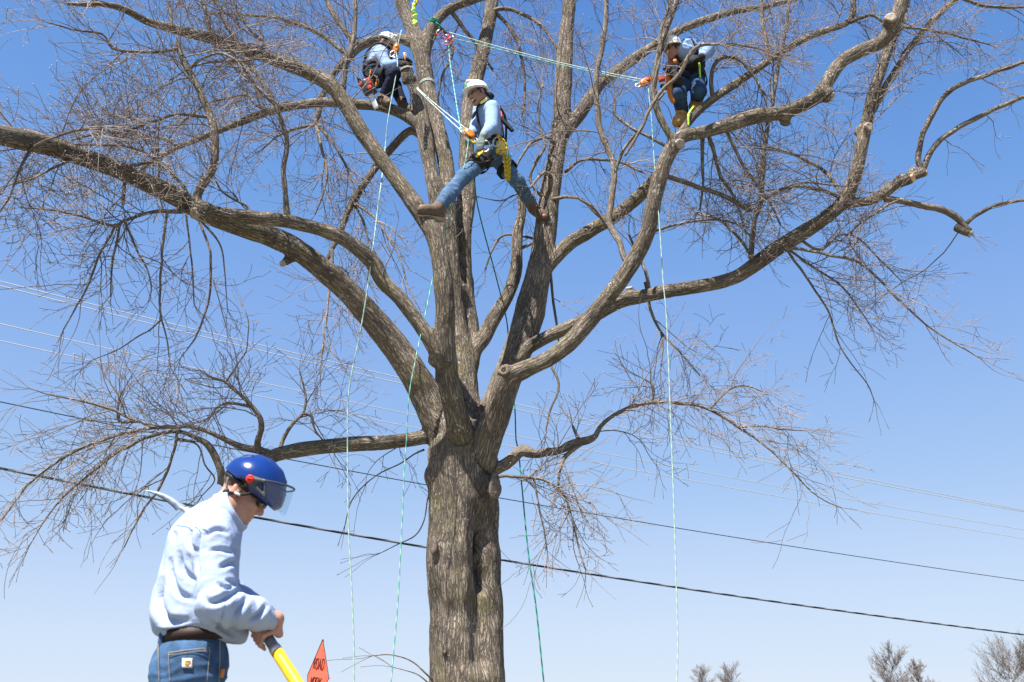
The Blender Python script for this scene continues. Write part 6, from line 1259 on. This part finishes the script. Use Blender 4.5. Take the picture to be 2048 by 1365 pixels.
wire([(0, 937), (857, 1096), (2048, 1270)], 15, 28, .021, 'thick black lashed cable, lowest of the overhead lines', 'cable_tw', 8)

# ------------------------------------------------------------------ road work sign
sd_ = 25.0; sc_ = P(634, 1354, sd_); rs = empty('road_sign', sc_ * [1, 1, 0], 'orange diamond ROAD WORK sign turned almost edge-on', 'road sign')
yaw = R(-62); sx = np.array([math.cos(yaw), math.sin(yaw), 0]); sn = np.array([math.sin(yaw), -math.cos(yaw), 0]); up = nrm(np.array([.13, 0, 1])); hd_ = .86
sx = nrm(sx - up * (sx @ up)); sn = np.cross(sx, up)
n = 14; V_ = []; T = []; bow = lambda a, b: .03 * (a * a) - .03 * b * b
def spt(a, b, o=0): return sc_ + (sx * a + up * b + sn * (o - bow(a, b))) * hd_       # a, b in diamond units
for k in (0, 1):
    for i in range(n + 1):
        for j in range(n + 1): u_, v_ = -1 + 2 * i / n, -1 + 2 * j / n; V_.append(spt((u_ - v_) / 2, (u_ + v_) / 2, -.006 * k))
m_ = n + 1; K = m_ * m_
for i in range(n):
    for j in range(n): a = i * m_ + j; T += [(a, a + m_, a + 1), (a + 1, a + m_, a + m_ + 1), (a + K, a + 1 + K, a + m_ + K), (a + 1 + K, a + m_ + 1 + K, a + m_ + K)]
Geo().add(V_, T).build('sign_panel', M['sign'], rs)
ed = [(0, 1), (1, 0), (0, -1), (-1, 0), (0, 1)]; bp2 = []
for (a0, b0), (a1, b1) in zip(ed[:-1], ed[1:]): bp2 += [spt(a0 + (a1 - a0) * t, b0 + (b1 - b0) * t, .004) for t in np.linspace(0, .95, 8)]
bp2.append(bp2[0]); Geo().tube(np.array(bp2), .010, 5).build('border', M['ink'], rs)
GL = {'R': [[(0, 0), (0, 1), (.7, 1), (.9, .8), (.7, .55), (0, .52)], [(.45, .52), (.95, 0)]], 'O': [[(.2, 0), (0, .2), (0, .8), (.2, 1), (.75, 1), (.95, .8), (.95, .2), (.75, 0), (.2, 0)]], 'A': [[(0, 0), (.47, 1), (.95, 0)], [(.2, .38), (.75, .38)]],
      'D': [[(0, 0), (0, 1), (.65, 1), (.95, .75), (.95, .25), (.65, 0), (0, 0)]], 'W': [[(0, 1), (.22, 0), (.48, .8), (.74, 0), (.98, 1)]], 'K': [[(0, 0), (0, 1)], [(.9, 1), (.05, .45)], [(.3, .62), (.95, 0)]]}
for word, b0 in (('ROAD', .20), ('WORK', -.30)):
    for i, ch in enumerate(word):
        g_ = Geo()
        for st in GL[ch]:
            q_ = [spt((-.50 + i * .26) + x * .19, b0 + y * .28, .010) for x, y in st]; g_.tube(np.array(q_) if len(q_) < 3 else np.array(q_), .011, 5)
        g_.build('letter', M['ink'], rs)
for a, b in (((0, 1), (0, -1)), ((-1, 0), (1, 0))): Geo().tube(np.array([spt(a[0] + (b[0] - a[0]) * t, a[1] + (b[1] - a[1]) * t, -.02) for t in np.linspace(.01, .99, 9)]), .012, 5).build('brace', M['grey_p'], rs)
bt = spt(0, -1, -.03); Geo().tube(np.array([bt + [0, 0, .6], bt, [bt[0], bt[1], .18]]), .018, 6).build('post', M['metal'], rs)
for k in range(4):
    a = yaw + math.pi / 4 + k * math.pi / 2; Geo().tube(np.array([[bt[0], bt[1], .2], [bt[0] + .75 * math.cos(a), bt[1] + .75 * math.sin(a), .02]]), .015, 5).build('leg', M['metal'], rs)

# ------------------------------------------------------------------ far bare trees at the lower right
def far_tree(x, ytop, Y, wpx, label, seed, gro='bare trees far behind'):
    base = P(x, 1365, Y); top = P(x, ytop, Y); H = top[2]; wd = wpx * mpp(x, 1330, Y) / 2; r_ = random.Random(seed)
    root = empty('bare_tree', (base[0], base[1], 0), label, 'tree', gro)
    tr = [(base[0], base[1], -.1)]; 
    for k in range(1, 8): tr.append((base[0] + r_.uniform(-.1, .1) * k * .4, base[1] + r_.uniform(-.1, .1) * k * .4, H * .80 * k / 7))
    tr = np.array(tr); Geo().tube(tr, np.linspace(H * .018, H * .003, 8), 8, .5).build('trunk', M['far_bark'], root)
    segs = {}
    def gr(p, d, L, r, lev):
        n_ = 6; pts = [p]; st = L / 5
        for i in range(5):
            d = norm3(d[0] + r_.uniform(-.16, .16), d[1] + r_.uniform(-.16, .16), d[2] + r_.uniform(-.10, .18)); p = (p[0] + d[0] * st, p[1] + d[1] * st, p[2] + d[2] * st); pts.append(p)
        segs.setdefault(n_, []).append((pts, [max(.008, r * (1 - .7 * i / 5)) for i in range(6)]))
        if lev >= 3: return
        for i in range(1, 6):
            for _ in range(2 if lev else 2):
                a = (r_.uniform(-1, 1), r_.uniform(-1, 1), r_.uniform(-.5, 1)); gr(pts[i], norm3(d[0] * .8 + a[0] * .8, d[1] * .8 + a[1] * .8, d[2] * .8 + a[2] * .6), L * r_.uniform(.30, .52), r * .5, lev + 1)
    for k in range(34):
        z = r_.uniform(.22, .99); i = z * 7; p = tr[min(int(i), 6)] * (1 - i % 1) + tr[min(int(i) + 1, 7)] * (i % 1); a = r_.uniform(0, 6.28); sp = wd * r_.uniform(.65, 1.0) * (1 - .7 * max(0, z - .55))
        gr(tuple(p), norm3(math.cos(a), math.sin(a), .35 + z * .7), sp, H * .008 * (1.15 - z), 1)
    for lst in segs.values():
        Pn = np.array([a for a, b in lst]); Rn = np.array([b for a, b in lst]); m = len(lst); nn = Pn.shape[1]
        T = np.gradient(Pn, axis=1); T /= np.linalg.norm(T, axis=2)[..., None] + 1e-9; N = np.cross(T, np.tile([.3, .9, .25], (m, 1))[:, None]); N /= np.linalg.norm(N, axis=2)[..., None] + 1e-6; Bq = np.cross(T, N)
        an = np.arange(3) * 2 * math.pi / 3; Vt = (Pn[:, :, None] + Rn[:, :, None, None] * (N[:, :, None] * np.cos(an)[None, None, :, None] + Bq[:, :, None] * np.sin(an)[None, None, :, None])).reshape(-1, 3)
        bs_ = np.arange(m)[:, None, None] * nn * 3; i = np.arange(nn - 1)[None, :, None]; j = np.arange(3)[None, None, :]; j2 = (j + 1) % 3
        qd_ = np.stack([bs_ + i * 3 + j, bs_ + i * 3 + j2, bs_ + (i + 1) * 3 + j2, bs_ + (i + 1) * 3 + j], -1).reshape(-1, 4).astype(np.int32)
        cr = link('crown', mk_mesh('crown', Vt, qd_), M['far_bark'], root); cr['kind'] = 'stuff'
far_tree(1786, 1276, 80, 95, 'taller rounded bare tree at the bottom right, left of a smaller one', 3)
far_tree(1840, 1308, 84, 60, 'smaller bare tree right beside the taller rounded one', 4)
far_tree(2030, 1284, 74, 150, 'broad dark bare tree cut off by the right edge', 5)
far_tree(1405, 1328, 130, 66, 'faint bare tree low behind the far right rope, left of two', 6)
far_tree(1464, 1328, 135, 72, 'faint bare tree low behind the far right rope, right of two', 7)
